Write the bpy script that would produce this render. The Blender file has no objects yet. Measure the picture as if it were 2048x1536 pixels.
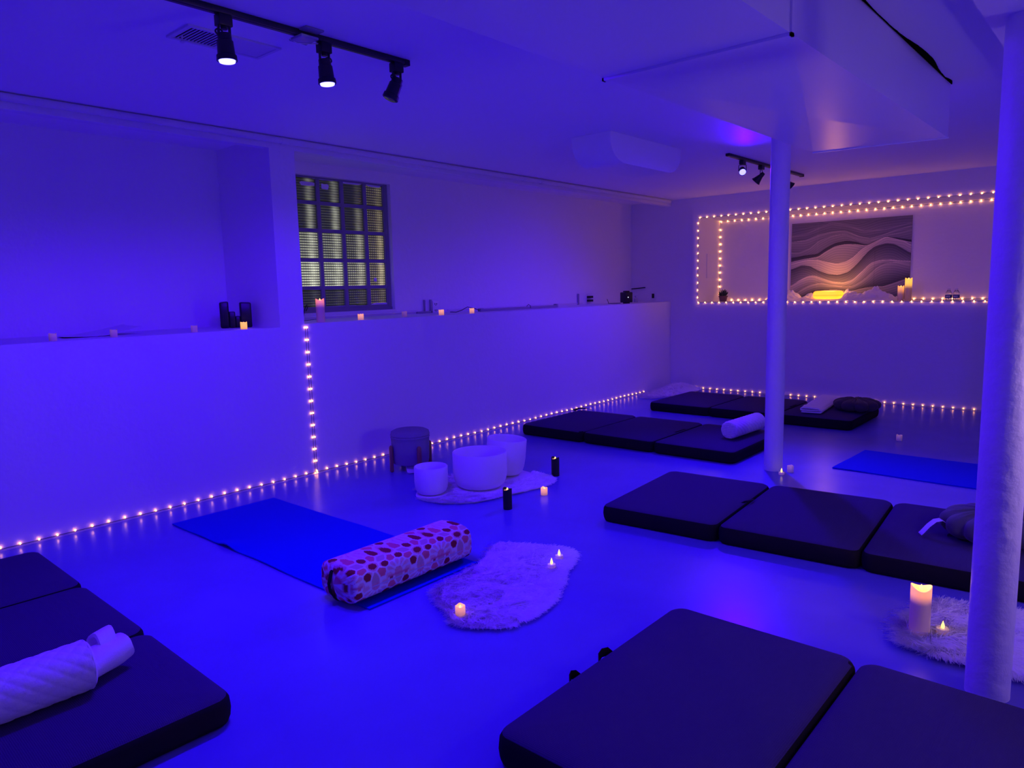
import bpy, bmesh, math, random
import numpy as np
from mathutils import Vector, Matrix, noise

S = bpy.context.scene
COL = S.collection
random.seed(7)
rng = np.random.default_rng(11)
PI = math.pi

# ------------------------------------------------------------------ camera, world, exposure
cam_d = bpy.data.cameras.new('camera')
cam = bpy.data.objects.new('camera', cam_d)
COL.objects.link(cam)
yaw, pit, rol = math.radians(41.1817), math.radians(-7.5185), math.radians(-1.3118)
f0 = Vector((-math.sin(yaw), math.cos(yaw), 0)); r0 = Vector((math.cos(yaw), math.sin(yaw), 0)); u0 = Vector((0, 0, 1))
fw = f0 * math.cos(pit) + u0 * math.sin(pit)
up = -f0 * math.sin(pit) + u0 * math.cos(pit)
rt = r0 * math.cos(rol) + up * math.sin(rol)
up = -r0 * math.sin(rol) + up * math.cos(rol)
rt = fw.cross(up).normalized()
cam.matrix_world = Matrix(((rt.x, up.x, -fw.x, 0), (rt.y, up.y, -fw.y, 0), (rt.z, up.z, -fw.z, 1.3), (0, 0, 0, 1)))
cam_d.sensor_width = 36
cam_d.lens = 1455.63 / 2048 * 36
cam_d.clip_start = 0.05
S.camera = cam

w = bpy.data.worlds.new('night')
S.world = w
w.use_nodes = True
w.node_tree.nodes['Background'].inputs[0].default_value = (0.02, 0.02, 0.05, 1)
w.node_tree.nodes['Background'].inputs[1].default_value = 0.2
vs = S.view_settings
vs.view_transform = 'Standard'; vs.look = 'None'; vs.exposure = 0.0; vs.gamma = 1.0; vs.use_curve_mapping = False
S.cycles.max_bounces = 10
S.cycles.diffuse_bounces = 6
S.cycles.sample_clamp_indirect = 4.0
S.cycles.use_denoising = True

BLUE = (0.055, 0.0, 1.0)
E_NEAR, E_FAR, E_BULB, E_NICHE, E_WHITE = 108.0, 82.0, 10.0, 34.0, 40.0

# ------------------------------------------------------------------ materials
def mat(name, col, rough=0.6, spec=0.5, metal=0.0, emit=None, estr=0.0, bump=0.0, bscale=40.0, trans=0.0, sheen=0.0, alpha=1.0, coat=0.0):
    m = bpy.data.materials.new(name)
    m.use_nodes = True
    nt = m.node_tree
    b = nt.nodes['Principled BSDF']
    b.inputs['Base Color'].default_value = (*col, 1)
    b.inputs['Roughness'].default_value = rough
    b.inputs['Specular IOR Level'].default_value = spec
    b.inputs['Metallic'].default_value = metal
    b.inputs['Transmission Weight'].default_value = trans
    b.inputs['Sheen Weight'].default_value = sheen
    b.inputs['Coat Weight'].default_value = coat
    b.inputs['Alpha'].default_value = alpha
    if emit:
        b.inputs['Emission Color'].default_value = (*emit, 1)
        b.inputs['Emission Strength'].default_value = estr
    if bump > 0:
        tc = nt.nodes.new('ShaderNodeTexCoord')
        n = nt.nodes.new('ShaderNodeTexNoise')
        n.inputs['Scale'].default_value = bscale
        n.inputs['Detail'].default_value = 4
        bp = nt.nodes.new('ShaderNodeBump')
        bp.inputs['Strength'].default_value = bump
        bp.inputs['Distance'].default_value = 0.02
        nt.links.new(tc.outputs['Object'], n.inputs['Vector'])
        nt.links.new(n.outputs['Fac'], bp.inputs['Height'])
        nt.links.new(bp.outputs['Normal'], b.inputs['Normal'])
    return m

def bsdf(m):
    return m.node_tree.nodes['Principled BSDF']

def noise_col(m, a, b, scale=8.0, detail=5.0):
    nt = m.node_tree
    tc = nt.nodes.new('ShaderNodeTexCoord'); n = nt.nodes.new('ShaderNodeTexNoise')
    n.inputs['Scale'].default_value = scale; n.inputs['Detail'].default_value = detail
    r = nt.nodes.new('ShaderNodeValToRGB')
    r.color_ramp.elements[0].position = 0.3; r.color_ramp.elements[0].color = (*a, 1)
    r.color_ramp.elements[1].position = 0.7; r.color_ramp.elements[1].color = (*b, 1)
    nt.links.new(tc.outputs['Object'], n.inputs['Vector']); nt.links.new(n.outputs['Fac'], r.inputs[0])
    nt.links.new(r.outputs[0], bsdf(m).inputs['Base Color'])

def attr_col(m, name='tint'):
    a = m.node_tree.nodes.new('ShaderNodeAttribute'); a.attribute_name = name
    m.node_tree.links.new(a.outputs['Color'], bsdf(m).inputs['Base Color'])

def weave(m, scale, strength, dist=0.002):
    """woven/knit bump from two crossed wave textures in object space"""
    nt = m.node_tree
    tc = nt.nodes.new('ShaderNodeTexCoord')
    w1 = nt.nodes.new('ShaderNodeTexWave'); w1.bands_direction = 'X'; w1.inputs['Scale'].default_value = scale; w1.inputs['Distortion'].default_value = 1.5
    w2 = nt.nodes.new('ShaderNodeTexWave'); w2.bands_direction = 'Y'; w2.inputs['Scale'].default_value = scale; w2.inputs['Distortion'].default_value = 1.5
    mx = nt.nodes.new('ShaderNodeMath'); mx.operation = 'MULTIPLY'
    bp = nt.nodes.new('ShaderNodeBump'); bp.inputs['Strength'].default_value = strength; bp.inputs['Distance'].default_value = dist
    for k in (w1, w2):
        nt.links.new(tc.outputs['Object'], k.inputs['Vector'])
    nt.links.new(w1.outputs['Fac'], mx.inputs[0]); nt.links.new(w2.outputs['Fac'], mx.inputs[1])
    nt.links.new(mx.outputs[0], bp.inputs['Height']); nt.links.new(bp.outputs['Normal'], bsdf(m).inputs['Normal'])

M = {}
M['wall'] = mat('wall_paint', (0.86, 0.85, 0.86), 0.55, 0.35, bump=0.12, bscale=30)
M['ceil'] = mat('ceiling_paint', (0.92, 0.91, 0.92), 0.6, 0.3, bump=0.08, bscale=20)
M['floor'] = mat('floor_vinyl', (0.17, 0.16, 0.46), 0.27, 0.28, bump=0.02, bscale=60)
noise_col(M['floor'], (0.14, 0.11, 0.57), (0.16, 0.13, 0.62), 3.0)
M['duct'] = mat('duct_paint', (0.86, 0.86, 0.88), 0.30, 0.5, bump=0.05, bscale=15)
M['column'] = mat('column_paint', (0.82, 0.81, 0.82), 0.5, 0.4, bump=0.35, bscale=22)
M['pipe'] = mat('pipe_paint', (0.78, 0.77, 0.78), 0.5, 0.4)
M['black'] = mat('black_metal', (0.012, 0.012, 0.014), 0.4, 0.5)
M['blackplastic'] = mat('black_plastic', (0.010, 0.010, 0.012), 0.35, 0.4)
M['hole_shade'] = mat('painted_hole_shade', (0.004, 0.004, 0.004), 1.0, 0.0)  # flat black standing in for the shade inside openings
M['lens_near'] = mat('spot_lens_blue', (0.5, 0.5, 0.9), 0.3, emit=(0.10, 0.09, 1.0), estr=11)
M['bulb_blue'] = mat('spot_bulb_blue', (0.5, 0.5, 0.9), 0.3, emit=(0.12, 0.11, 1.0), estr=6)
M['lens_off'] = mat('spot_lens_dark', (0.05, 0.05, 0.06), 0.15)
M['cable'] = mat('string_cable', (0.03, 0.03, 0.03), 0.5)
M['fairy'] = mat('string_bulb_glow', (0.9, 0.8, 0.5), 0.3, emit=(1.0, 0.36, 0.10), estr=E_BULB)
M['fairy2'] = mat('niche_bulb_glow', (0.9, 0.8, 0.5), 0.3, emit=(1.0, 0.36, 0.10), estr=E_NICHE)
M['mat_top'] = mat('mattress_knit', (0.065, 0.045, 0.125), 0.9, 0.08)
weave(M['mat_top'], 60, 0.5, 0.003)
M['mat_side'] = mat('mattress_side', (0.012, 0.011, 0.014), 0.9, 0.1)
M['yoga'] = mat('yoga_foam', (0.0, 0.015, 0.55), 0.85, 0.15, bump=0.1, bscale=250)
M['white_cloth'] = mat('white_cloth', (0.85, 0.84, 0.85), 0.85, 0.2, sheen=0.3, bump=0.1, bscale=200)
M['fur'] = mat('white_fur', (0.95, 0.94, 0.95), 0.8, 0.15)
M['hide'] = mat('rug_backing', (0.85, 0.84, 0.85), 0.9, 0.1)
M['dark_cloth'] = mat('dark_cushion_cloth', (0.055, 0.05, 0.06), 0.7, 0.2, sheen=0.1, bump=0.1, bscale=150)
M['grey_cloth'] = mat('grey_cushion_cloth', (0.10, 0.095, 0.115), 0.7, 0.2, sheen=0.2, bump=0.1, bscale=150)
M['paper'] = mat('tag_paper', (0.85, 0.85, 0.88), 0.6)
M['bowl'] = mat('frosted_quartz', (0.86, 0.85, 0.87), 0.5, 0.4)
M['wood'] = mat('stool_wood', (0.32, 0.17, 0.08), 0.5, 0.4)
M['stool'] = mat('stool_fabric', (0.28, 0.27, 0.33), 0.9, 0.1, bump=0.2, bscale=200)
M['bolster'] = mat('bolster_print', (0.7, 0.6, 0.7), 0.75, 0.2)
attr_col(M['bolster'])
M['piping'] = mat('bolster_piping', (0.72, 0.66, 0.70), 0.7)
M['blackwax'] = mat('black_wax', (0.008, 0.008, 0.008), 0.45, 0.4)
M['flame'] = mat('led_flame', (1, 0.7, 0.3), 0.3, emit=(1.0, 0.62, 0.12), estr=2.4)
M['amber'] = mat('amber_well', (0.3, 0.15, 0.03), 0.4, emit=(1.0, 0.40, 0.03), estr=0.35)
M['tea'] = mat('tealight_plastic', (0.85, 0.80, 0.80), 0.4, emit=(1.0, 0.35, 0.15), estr=0.10)
M['lampyellow'] = mat('lamp_glow', (0.9, 0.7, 0.1), 0.4, emit=(1.0, 0.30, 0.010), estr=2.3)
M['lampseam'] = mat('lamp_seam', (0.7, 0.4, 0.05), 0.5, emit=(1.0, 0.22, 0.01), estr=0.9)
M['terracotta'] = mat('plant_pot_clay', (0.20, 0.10, 0.09), 0.7)
M['leaf'] = mat('succulent_leaf', (0.05, 0.09, 0.05), 0.5)
M['plastic_white'] = mat('white_plastic', (0.8, 0.8, 0.8), 0.35)
M['bottle'] = mat('bottle_plastic', (0.75, 0.8, 0.85), 0.1, 0.5, trans=0.85)
M['bottlelabel'] = mat('bottle_label', (0.03, 0.04, 0.20), 0.4)
M['greyplastic'] = mat('grey_plastic', (0.35, 0.35, 0.36), 0.4)
M['clear'] = mat('clear_plastic', (0.7, 0.7, 0.75), 0.15, 0.5, trans=0.6)
M['led'] = mat('white_indicator', (1, 1, 1), 0.3, emit=(0.8, 0.95, 1.0), estr=2.0)
M['tapestry'] = mat('tapestry_cloth', (0.4, 0.4, 0.4), 0.9, 0.1)
attr_col(M['tapestry'])
M['mortar'] = mat('glass_block_mortar', (0.26, 0.25, 0.27), 0.8)
M['sconce'] = mat('globe_glass', (0.9, 0.9, 0.9), 0.4, emit=(1.0, 0.8, 0.95), estr=3.0)
M['sconce'].node_tree.nodes['Principled BSDF'].inputs['Transmission Weight'].default_value = 0.9
M['vent'] = mat('vent_white', (0.72, 0.72, 0.73), 0.5)

def wax(name, base, glow, strength, z0, z1):
    """LED candle wax: the light inside shows through the wax towards the top of the candle"""
    m = mat(name, base, 0.45, 0.4)
    nt = m.node_tree
    tc = nt.nodes.new('ShaderNodeTexCoord'); sp = nt.nodes.new('ShaderNodeSeparateXYZ')
    mr = nt.nodes.new('ShaderNodeMapRange')
    mr.interpolation_type = 'SMOOTHSTEP'
    mr.inputs['From Min'].default_value = z0; mr.inputs['From Max'].default_value = z1
    mr.inputs['To Min'].default_value = 0.02; mr.inputs['To Max'].default_value = strength
    nt.links.new(tc.outputs['Object'], sp.inputs[0]); nt.links.new(sp.outputs['Z'], mr.inputs['Value'])
    nt.links.new(mr.outputs[0], bsdf(m).inputs['Emission Strength'])
    bsdf(m).inputs['Emission Color'].default_value = (*glow, 1)
    return m
M['wax_lit'] = wax('votive_wax_lit', (0.85, 0.68, 0.38), (1.0, 0.36, 0.05), 0.95, -0.02, 0.045)
M['wax_amber'] = wax('votive_wax_amber', (0.85, 0.60, 0.15), (1.0, 0.46, 0.02), 1.1, -0.03, 0.03)
M['wax_dim'] = wax('votive_wax_dim', (0.85, 0.66, 0.48), (1.0, 0.35, 0.20), 0.10, 0.0, 0.05)
M['wax_white'] = wax('votive_wax_white', (0.88, 0.76, 0.66), (1.0, 0.40, 0.30), 0.12, 0.0, 0.05)
M['pillar_floor'] = wax('pillar_wax_floor', (0.90, 0.78, 0.45), (1.0, 0.29, 0.02), 1.1, 0.115, 0.165)
M['pillar_sill'] = wax('pillar_wax_sill', (0.80, 0.62, 0.42), (1.0, 0.22, 0.02), 0.9, 0.10, 0.165)
M['pillar_niche'] = wax('pillar_wax_niche', (0.85, 0.68, 0.30), (1.0, 0.46, 0.01), 1.3, 0.12, 0.19)
M['pillar_nicheb'] = wax('pillar_wax_short', (0.85, 0.68, 0.40), (1.0, 0.34, 0.03), 1.0, 0.06, 0.145)

# ------------------------------------------------------------------ object helpers
def props(o, label=None, cat=None, group=None, kind=None):
    if label: o['label'] = label
    if cat: o['category'] = cat
    if group: o['group'] = group
    if kind: o['kind'] = kind
    return o

def thing(name, label, cat, loc=(0, 0, 0), rz=0.0, group=None, kind=None):
    o = bpy.data.objects.new(name, None)
    o.empty_display_size = 0.05
    COL.objects.link(o)
    o.location = loc; o.rotation_euler = (0, 0, rz)
    return props(o, label, cat, group, kind)

def mk(name, V, F, m, parent=None, smooth=True, loc=None, rz=0.0, ang=40):
    me = bpy.data.meshes.new(name)
    me.from_pydata([tuple(v) for v in V], [], [tuple(f) for f in F])
    ms = m if isinstance(m, (list, tuple)) else [m]
    for k in ms: me.materials.append(k)
    me.validate()
    bm = bmesh.new(); bm.from_mesh(me)
    bmesh.ops.recalc_face_normals(bm, faces=bm.faces)
    bm.to_mesh(me); bm.free()
    if smooth:
        me.polygons.foreach_set('use_smooth', [True] * len(me.polygons))
        if ang < 180: me.set_sharp_from_angle(angle=math.radians(ang))
    o = bpy.data.objects.new(name, me)
    COL.objects.link(o)
    if parent: o.parent = parent
    if loc is not None: o.location = loc
    o.rotation_euler = (0, 0, rz)
    return o

def join(*parts):
    V, F = [], []
    for v, f in parts:
        n = len(V)
        V += [tuple(p) for p in v]; F += [tuple(i + n for i in q) for q in f]
    return V, F

def xf(part, loc=(0, 0, 0), rot=None):
    v, f = part
    L = Vector(loc)
    if rot is None: return [tuple(Vector(p) + L) for p in v], f
    return [tuple(rot @ Vector(p) + L) for p in v], f

def box(x0, x1, y0, y1, z0, z1, b=0.0):
    if b <= 0:
        V = [(x, y, z) for z in (z0, z1) for (x, y) in ((x0, y0), (x1, y0), (x1, y1), (x0, y1))]
        F = [(3, 2, 1, 0), (4, 5, 6, 7), (0, 1, 5, 4), (1, 2, 6, 5), (2, 3, 7, 6), (3, 0, 4, 7)]
        return V, F
    lx, ly = x1 - x0, y1 - y0
    p = [(b, z0), (b * .3, z0 + b * .3), (0, z0 + b), (0, z1 - b), (b * .3, z1 - b * .3), (b, z1)]
    return loft(lx, ly, b, p, ((x0 + x1) / 2, (y0 + y1) / 2))

def rrect(lx, ly, rc, n=5):
    rc = max(min(rc, lx / 2 - 1e-4, ly / 2 - 1e-4), 1e-4)
    P = []
    for cx, cy, a0 in ((lx / 2 - rc, ly / 2 - rc, 0), (-lx / 2 + rc, ly / 2 - rc, PI / 2), (-lx / 2 + rc, -ly / 2 + rc, PI), (lx / 2 - rc, -ly / 2 + rc, 1.5 * PI)):
        for k in range(n + 1):
            a = a0 + PI / 2 * k / n
            P.append((cx + rc * math.cos(a), cy + rc * math.sin(a)))
    return P

def rings(R, cap=True, closed=True):
    """join a list of equally long point rings"""
    n = len(R[0]); V = [p for r in R for p in r]; F = []
    for k in range(len(R) - 1):
        for i in range(n if closed else n - 1):
            j = (i + 1) % n
            F.append((k * n + i, k * n + j, (k + 1) * n + j, (k + 1) * n + i))
    if cap:
        F.append(tuple(range(n - 1, -1, -1)))
        F.append(tuple((len(R) - 1) * n + i for i in range(n)))
    return V, F

def loft(lx, ly, rc, prof, c=(0, 0), n=5):
    R = []
    for d, z in prof:
        R.append([(x + c[0], y + c[1], z) for x, y in rrect(lx - 2 * d, ly - 2 * d, max(rc - d, 0.002), n)])
    return rings(R)

def lathe(prof, n=32, c=(0, 0)):
    R = [[(c[0] + max(r, 1e-4) * math.cos(2 * PI * k / n), c[1] + max(r, 1e-4) * math.sin(2 * PI * k / n), z) for k in range(n)] for r, z in prof]
    return rings(R)

def tube(P, r, n=8, cap=True):
    P = [Vector(p) for p in P]
    R = []
    T0 = (P[1] - P[0]).normalized()
    a = Vector((0, 0, 1)) if abs(T0.z) < 0.9 else Vector((1, 0, 0))
    N = T0.cross(a).normalized()
    for i, p in enumerate(P):
        T = (P[min(i + 1, len(P) - 1)] - P[max(i - 1, 0)]).normalized()
        N = (N - T * N.dot(T)).normalized()
        B = T.cross(N)
        rr = r[i] if isinstance(r, (list, tuple)) else r
        R.append([tuple(p + N * math.cos(2 * PI * k / n) * rr + B * math.sin(2 * PI * k / n) * rr) for k in range(n)])
    return rings(R, cap)

def sphere(c, r, nu=10, nv=7, sz=1.0):
    prof = [(r * math.sin(PI * k / nv), -r * sz * math.cos(PI * k / nv)) for k in range(nv + 1)]
    v, f = lathe(prof, nu)
    return [(x + c[0], y + c[1], z + c[2]) for x, y, z in v], f

def prism(poly, z0, z1):
    n = len(poly)
    V = [(x, y, z0) for x, y in poly] + [(x, y, z1) for x, y in poly]
    F = [tuple(range(n - 1, -1, -1)), tuple(range(n, 2 * n))] + [(i, (i + 1) % n, n + (i + 1) % n, n + i) for i in range(n)]
    return V, F

def look_rot(d):
    """rotation that turns -Z to direction d"""
    return Vector(d).to_track_quat('-Z', 'Y').to_matrix()

def light(name, kind, loc, energy, col, parent=None, size=0.03, d=None, spot=None, blend=1.0):
    l = bpy.data.lights.new(name, kind)
    l.energy = energy; l.color = col
    l.shadow_soft_size = size
    if kind == 'SPOT':
        l.spot_size = math.radians(spot); l.spot_blend = blend
    o = bpy.data.objects.new(name, l)
    COL.objects.link(o)
    o.location = loc
    if d is not None: o.rotation_euler = Vector(d).to_track_quat('-Z', 'Y').to_euler()
    if parent: o.parent = parent
    return o

# ------------------------------------------------------------------ room
XB, YB, YB2, ZC = -5.15, 8.28, 8.31, 2.33
XR, YF = 1.15, -1.6

LZ1, LZ2 = 1.069, 1.083
def WX(y): return -4.40 - 0.02 * y

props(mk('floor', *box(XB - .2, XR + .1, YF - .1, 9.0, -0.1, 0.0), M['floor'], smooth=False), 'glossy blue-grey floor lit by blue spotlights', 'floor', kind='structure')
ceil = props(mk('ceiling', *box(XB - .2, XR + .1, YF - .1, 9.0, ZC, ZC + .1), M['ceil'], smooth=False), 'smooth painted white ceiling', 'ceiling', kind='structure')
Y0, YP1, YP2 = YF, 2.707, 2.90
wy0, wy1, wz0, wz1 = 3.33, 4.305, 1.13, 2.235
low = prism([(XB, Y0), (WX(Y0), Y0), (WX(2.8), 2.8), (XB, 2.8)], 0, LZ1)
low2 = prism([(XB, 2.8), (WX(2.8), 2.8), (WX(YB2), YB2), (XB, YB2)], 0, LZ2)
pil = prism([(XB, YP1), (WX(YP1), YP1), (WX(YP2), YP2), (XB, YP2)], LZ1 - .001, ZC)
lip1 = prism([(WX(Y0) - .07, Y0), (WX(Y0), Y0), (WX(YP1), YP1), (WX(YP1) - .07, YP1)], 2.255, ZC)
lip2 = prism([(WX(YP2) - .07, YP2), (WX(YP2), YP2), (WX(YB2), YB2), (WX(YB2) - .07, YB2)], 2.258, ZC)
back = join(box(XB - .2, XB, Y0, wy0, LZ1 - .1, ZC), box(XB - .2, XB, wy1, YB2 + .3, LZ1 - .1, ZC), box(XB - .2, XB, wy0, wy1, LZ1 - .1, wz0), box(XB - .2, XB, wy0, wy1, wz1, ZC))
props(mk('wall_left', *join(low, low2, pil, lip1, lip2, back), M['wall'], smooth=False), 'long white wall with deep ledge recesses and a pilaster', 'wall', kind='structure')
# back wall with its niche
NX0, NX1, NZ0, NZ1, NY = -4.18, -0.90, 1.072, 2.083, 8.86
bw = join(box(XB - .2, -4.26, YB2, YB2 + .6, 0, ZC), box(-4.26, NX0, YB, 9.0, 0, ZC), box(NX1, XR + .1, YB, 9.0, 0, ZC),
          box(NX0, NX1, YB, 9.0, 0, NZ0), box(NX0, NX1, YB, 9.0, NZ1, ZC), box(NX0, NX1, NY, 9.0, NZ0, NZ1))
props(mk('wall_back', *bw, M['wall'], smooth=False), 'white end wall with a wide lit niche', 'wall', kind='structure')
props(mk('wall_right', *box(XR, XR + .1, YF, 9.0, 0, ZC), M['wall'], smooth=False), 'plain white wall on the right side', 'wall', kind='structure')
props(mk('wall_front', *box(XB - .2, XR + .1, YF - .1, YF, 0, ZC), M['wall'], smooth=False), 'plain white wall behind the viewer', 'wall', kind='structure')

# support columns and the beam over the near one
def column(loc, r, ztop, label):
    prof = [(r, 0.0)] + [(r, ztop * k / 14) for k in range(1, 15)]
    o = mk('support_column', *lathe(prof, 48), M['column'], loc=(loc[0], loc[1], 0))
    return props(o, label, 'column', kind='structure')
column((-1.905, 4.93), 0.062, ZC, 'slim round white support column standing beside the mattresses with tealights at its foot')
column((-0.302, 2.585), 0.061, 2.03, 'thick-looking round white support column nearest the camera, in front of the pale fur rug')
props(mk('ceiling_beam', *join(box(-.405, -.215, YF, YB, 2.022, 2.034), box(-.32, -.30, YF, YB, 2.034, ZC), ), M['duct'], smooth=False), 'white painted steel beam resting on the near column', 'beam', kind='structure')

# window of glass blocks
M['block'] = mat('glass_block', (0.03, 0.03, 0.035), 0.12, 0.6)
def block_nodes():  # light coming through the ridged glass is painted as emission stripes and bands
    m = M['block']; nt = m.node_tree; N = nt.nodes; Lk = nt.links.new
    def math_(op, a=None, b=None, c=None):
        n = N.new('ShaderNodeMath'); n.operation = op
        for i, x in enumerate((a, b, c)):
            if x is None: continue
            if isinstance(x, (int, float)): n.inputs[i].default_value = x
            else: Lk(x, n.inputs[i])
        return n.outputs[0]
    def oattr(k):
        a = N.new('ShaderNodeAttribute'); a.attribute_type = 'OBJECT'; a.attribute_name = k
        return a.outputs['Fac']
    tc = N.new('ShaderNodeTexCoord'); sp = N.new('ShaderNodeSeparateXYZ'); Lk(tc.outputs['Object'], sp.inputs[0])
    y, z = sp.outputs['Y'], sp.outputs['Z']
    hz = math_('POWER', math_('ABSOLUTE', math_('SINE', math_('MULTIPLY', z, PI / 0.021))), 2.2)
    vz = math_('POWER', math_('ABSOLUTE', math_('SINE', math_('MULTIPLY', y, PI / 0.022))), 1.6)
    grid = math_('MULTIPLY_ADD', vz, oattr('cross'), math_('SUBTRACT', 1.0, oattr('cross')))
    main = math_('MULTIPLY', math_('MULTIPLY', hz, grid), oattr('glow'))
    d = math_('SUBTRACT', y, 0.045)
    band = math_('EXPONENT', math_('MULTIPLY', math_('MULTIPLY', d, d), -1 / (2 * 0.022 ** 2)))
    soft = math_('MULTIPLY_ADD', hz, 0.5, 0.5)
    b2 = math_('MULTIPLY', math_('MULTIPLY', band, soft), oattr('band'))
    nz = N.new('ShaderNodeTexNoise'); nz.inputs['Scale'].default_value = 14; Lk(tc.outputs['Object'], nz.inputs['Vector'])
    tot = math_('MULTIPLY', math_('ADD', main, b2), math_('MULTIPLY_ADD', nz.outputs['Fac'], 0.9, 0.55))
    tot = math_('ADD', tot, 0.006)
    mix = N.new('ShaderNodeMix'); mix.data_type = 'RGBA'
    mix.inputs['A'].default_value = (0.84, 0.90, 0.70, 1); mix.inputs['B'].default_value = (1.0, 0.82, 0.46, 1)
    Lk(oattr('yellow'), mix.inputs['Factor'])
    b = bsdf(m)
    Lk(mix.outputs['Result'], b.inputs['Emission Color']); Lk(tot, b.inputs['Emission Strength'])
    bp = N.new('ShaderNodeBump'); bp.inputs['Strength'].default_value = 0.5; bp.inputs['Distance'].default_value = 0.004
    Lk(hz, bp.inputs['Height']); Lk(bp.outputs['Normal'], b.inputs['Normal'])
block_nodes()
win = thing('window_1', 'glass block window set in the left wall above the ledge', 'window', (XB - .05, 0, 0), kind='structure')
cols = [3.33, 3.5841, 3.8205, 4.0592, 4.275]
rows = [1.165, 1.3363, 1.563, 1.8043, 2.0262, 2.235]
mo = []
for yv in cols: mo.append(box(-.14, .0, yv - .017, yv + .017, wz0, wz1))
for zv in rows: mo.append(box(-.14, -.0005, wy0, wy1, zv - .015, zv + .015))
mo.append(box(-.14, .012, wy0, wy1, wz0, 1.158))
mo.append(box(-.14, .004, 4.268, wy1, wz0, wz1))
mk('mortar', *join(*mo), M['mortar'], win, smooth=False)
GL = {4: [(.020, .16), (.02, .14), (.012, .03), (.12, .06)], 3: [(.03, .28), (.045, .30), (.025, .14), (.14, .10)],
      2: [(.40, .28), (.34, .20), (.22, .24), (.22, .22)], 1: [(.75, .30), (.66, .22), (.45, .22), (.30, .34)], 0: [(.035, .03), (.045, .02), (.07, .02), (.13, .05)]}
for r in range(5):
    for c in range(4):
        ya, yb, za, zb = cols[c] + .017, cols[c + 1] - .017, rows[r] + .015, rows[r + 1] - .015
        cy, cz = (ya + yb) / 2, (za + zb) / 2
        ly, lz = yb - ya, zb - za
        prof = [(0.0, -.11), (0.0, -.022), (.004, -.014), (.012, -.010)]
        v, f = loft(ly, lz, .012, prof)
        v = [(z, x, y) for x, y, z in v]
        o = mk('glass_block', v, f, M['block'], win, loc=(0, cy, cz))
        o['glow'], o['band'] = GL[r][c]
        o['cross'] = [.35, .55, .75, .85][c] if r != 3 and r != 4 or c == 3 else .15
        o['yellow'] = [.15, .15, .3, .85][c]
def blob(cy, cz, ly, lz, seed):
    n = 26
    out = []
    for k in range(n):
        a = 2 * PI * k / n
        q = 1 + .25 * noise.noise((math.cos(a) * 1.5 + seed, math.sin(a) * 1.5, seed * 3))
        sx = abs(math.cos(a)) ** .5 * math.copysign(1, math.cos(a)); sy = abs(math.sin(a)) ** .5 * math.copysign(1, math.sin(a))
        out.append((cy + sx * ly / 2 * q, cz + sy * lz / 2 * q))
    v, f = prism(out, -.012, -.006)
    return [(z, x, y) for x, y, z in v], f
mk('paint_smear', *join(blob(3.49, 2.175, .14, .030, 1), blob(3.66, 2.165, .075, .045, 2.2), blob(4.14, 1.40, .03, .03, 5), blob(3.64, 2.225, .2, .02, 7), blob(3.93, 2.222, .2, .03, 9), blob(4.17, 2.222, .15, .035, 11), blob(4.19, 1.182, .2, .025, 12), blob(3.75, 1.172, .4, .02, 13)), M['pipe'], win)
mk('window_sill', *box(-.02, .055, wy0, wy1 + .01, wz0 - .025, wz0 + .003), M['pipe'], win, smooth=False)

# pipe along the ceiling edge, with couplings
pp = thing('ceiling_pipe', 'long white pipe running along the ceiling above the left wall', 'pipe', (0, 0, 0))
mk('pipe', *tube([(WX(YF + .02) + .03, YF + .02, 2.306), (WX(3) + .03, 3, 2.306), (WX(8.2) + .03, 8.2, 2.306)], 0.021, 14), M['pipe'], pp)
for y in (2.80, 5.35, 5.62):
    mk('coupling', *tube([(WX(y) + .03, y - .018, 2.304), (WX(y) + .03, y + .018, 2.304)], 0.0245, 14), M['pipe'], pp)

# big sheet-metal duct
du = thing('ventilation_duct', 'wide white sheet-metal duct hanging under the ceiling', 'duct', (0, 0, 0))
def duct_section(y0l, y0r, y1l, y1r, xl=-1.555, xr=-.88, zb=2.05, zt=2.322, drop=.018):
    c = ((xl + xr) / 2, (y0l + y0r + y1l + y1r) / 4, zb - drop)
    V = [(xl, y0l, zb), (xr, y0r, zb), (xr, y1r, zb), (xl, y1l, zb), (xl, y0l, zt), (xr, y0r, zt), (xr, y1r, zt), (xl, y1l, zt), c]
    F = [(0, 1, 8), (1, 2, 8), (2, 3, 8), (3, 0, 8), (4, 7, 6, 5), (0, 4, 5, 1), (1, 5, 6, 2), (2, 6, 7, 3), (3, 7, 4, 0)]
    return V, F
mk('duct_section', *duct_section(2.335, 2.335, 4.515, 4.62), M['duct'], du, smooth=False)
mk('duct_section', *duct_section(YF + .01, YF + .01, 2.329, 2.329), M['duct'], du, smooth=False)
mk('seam_collar', *join(box(-1.562, -.873, 2.322, 2.342, 2.040, 2.0505), box(-.8805, -.873, 2.322, 2.342, 2.04, 2.322), box(-1.562, -1.5545, 2.322, 2.342, 2.04, 2.322)), M['duct'], du, smooth=False)
mk('end_flange', *prism([(-1.555, 4.505), (-.875, 4.61), (-.875, 4.622), (-1.555, 4.517)], 2.044, 2.053), M['duct'], du, smooth=False)
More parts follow.
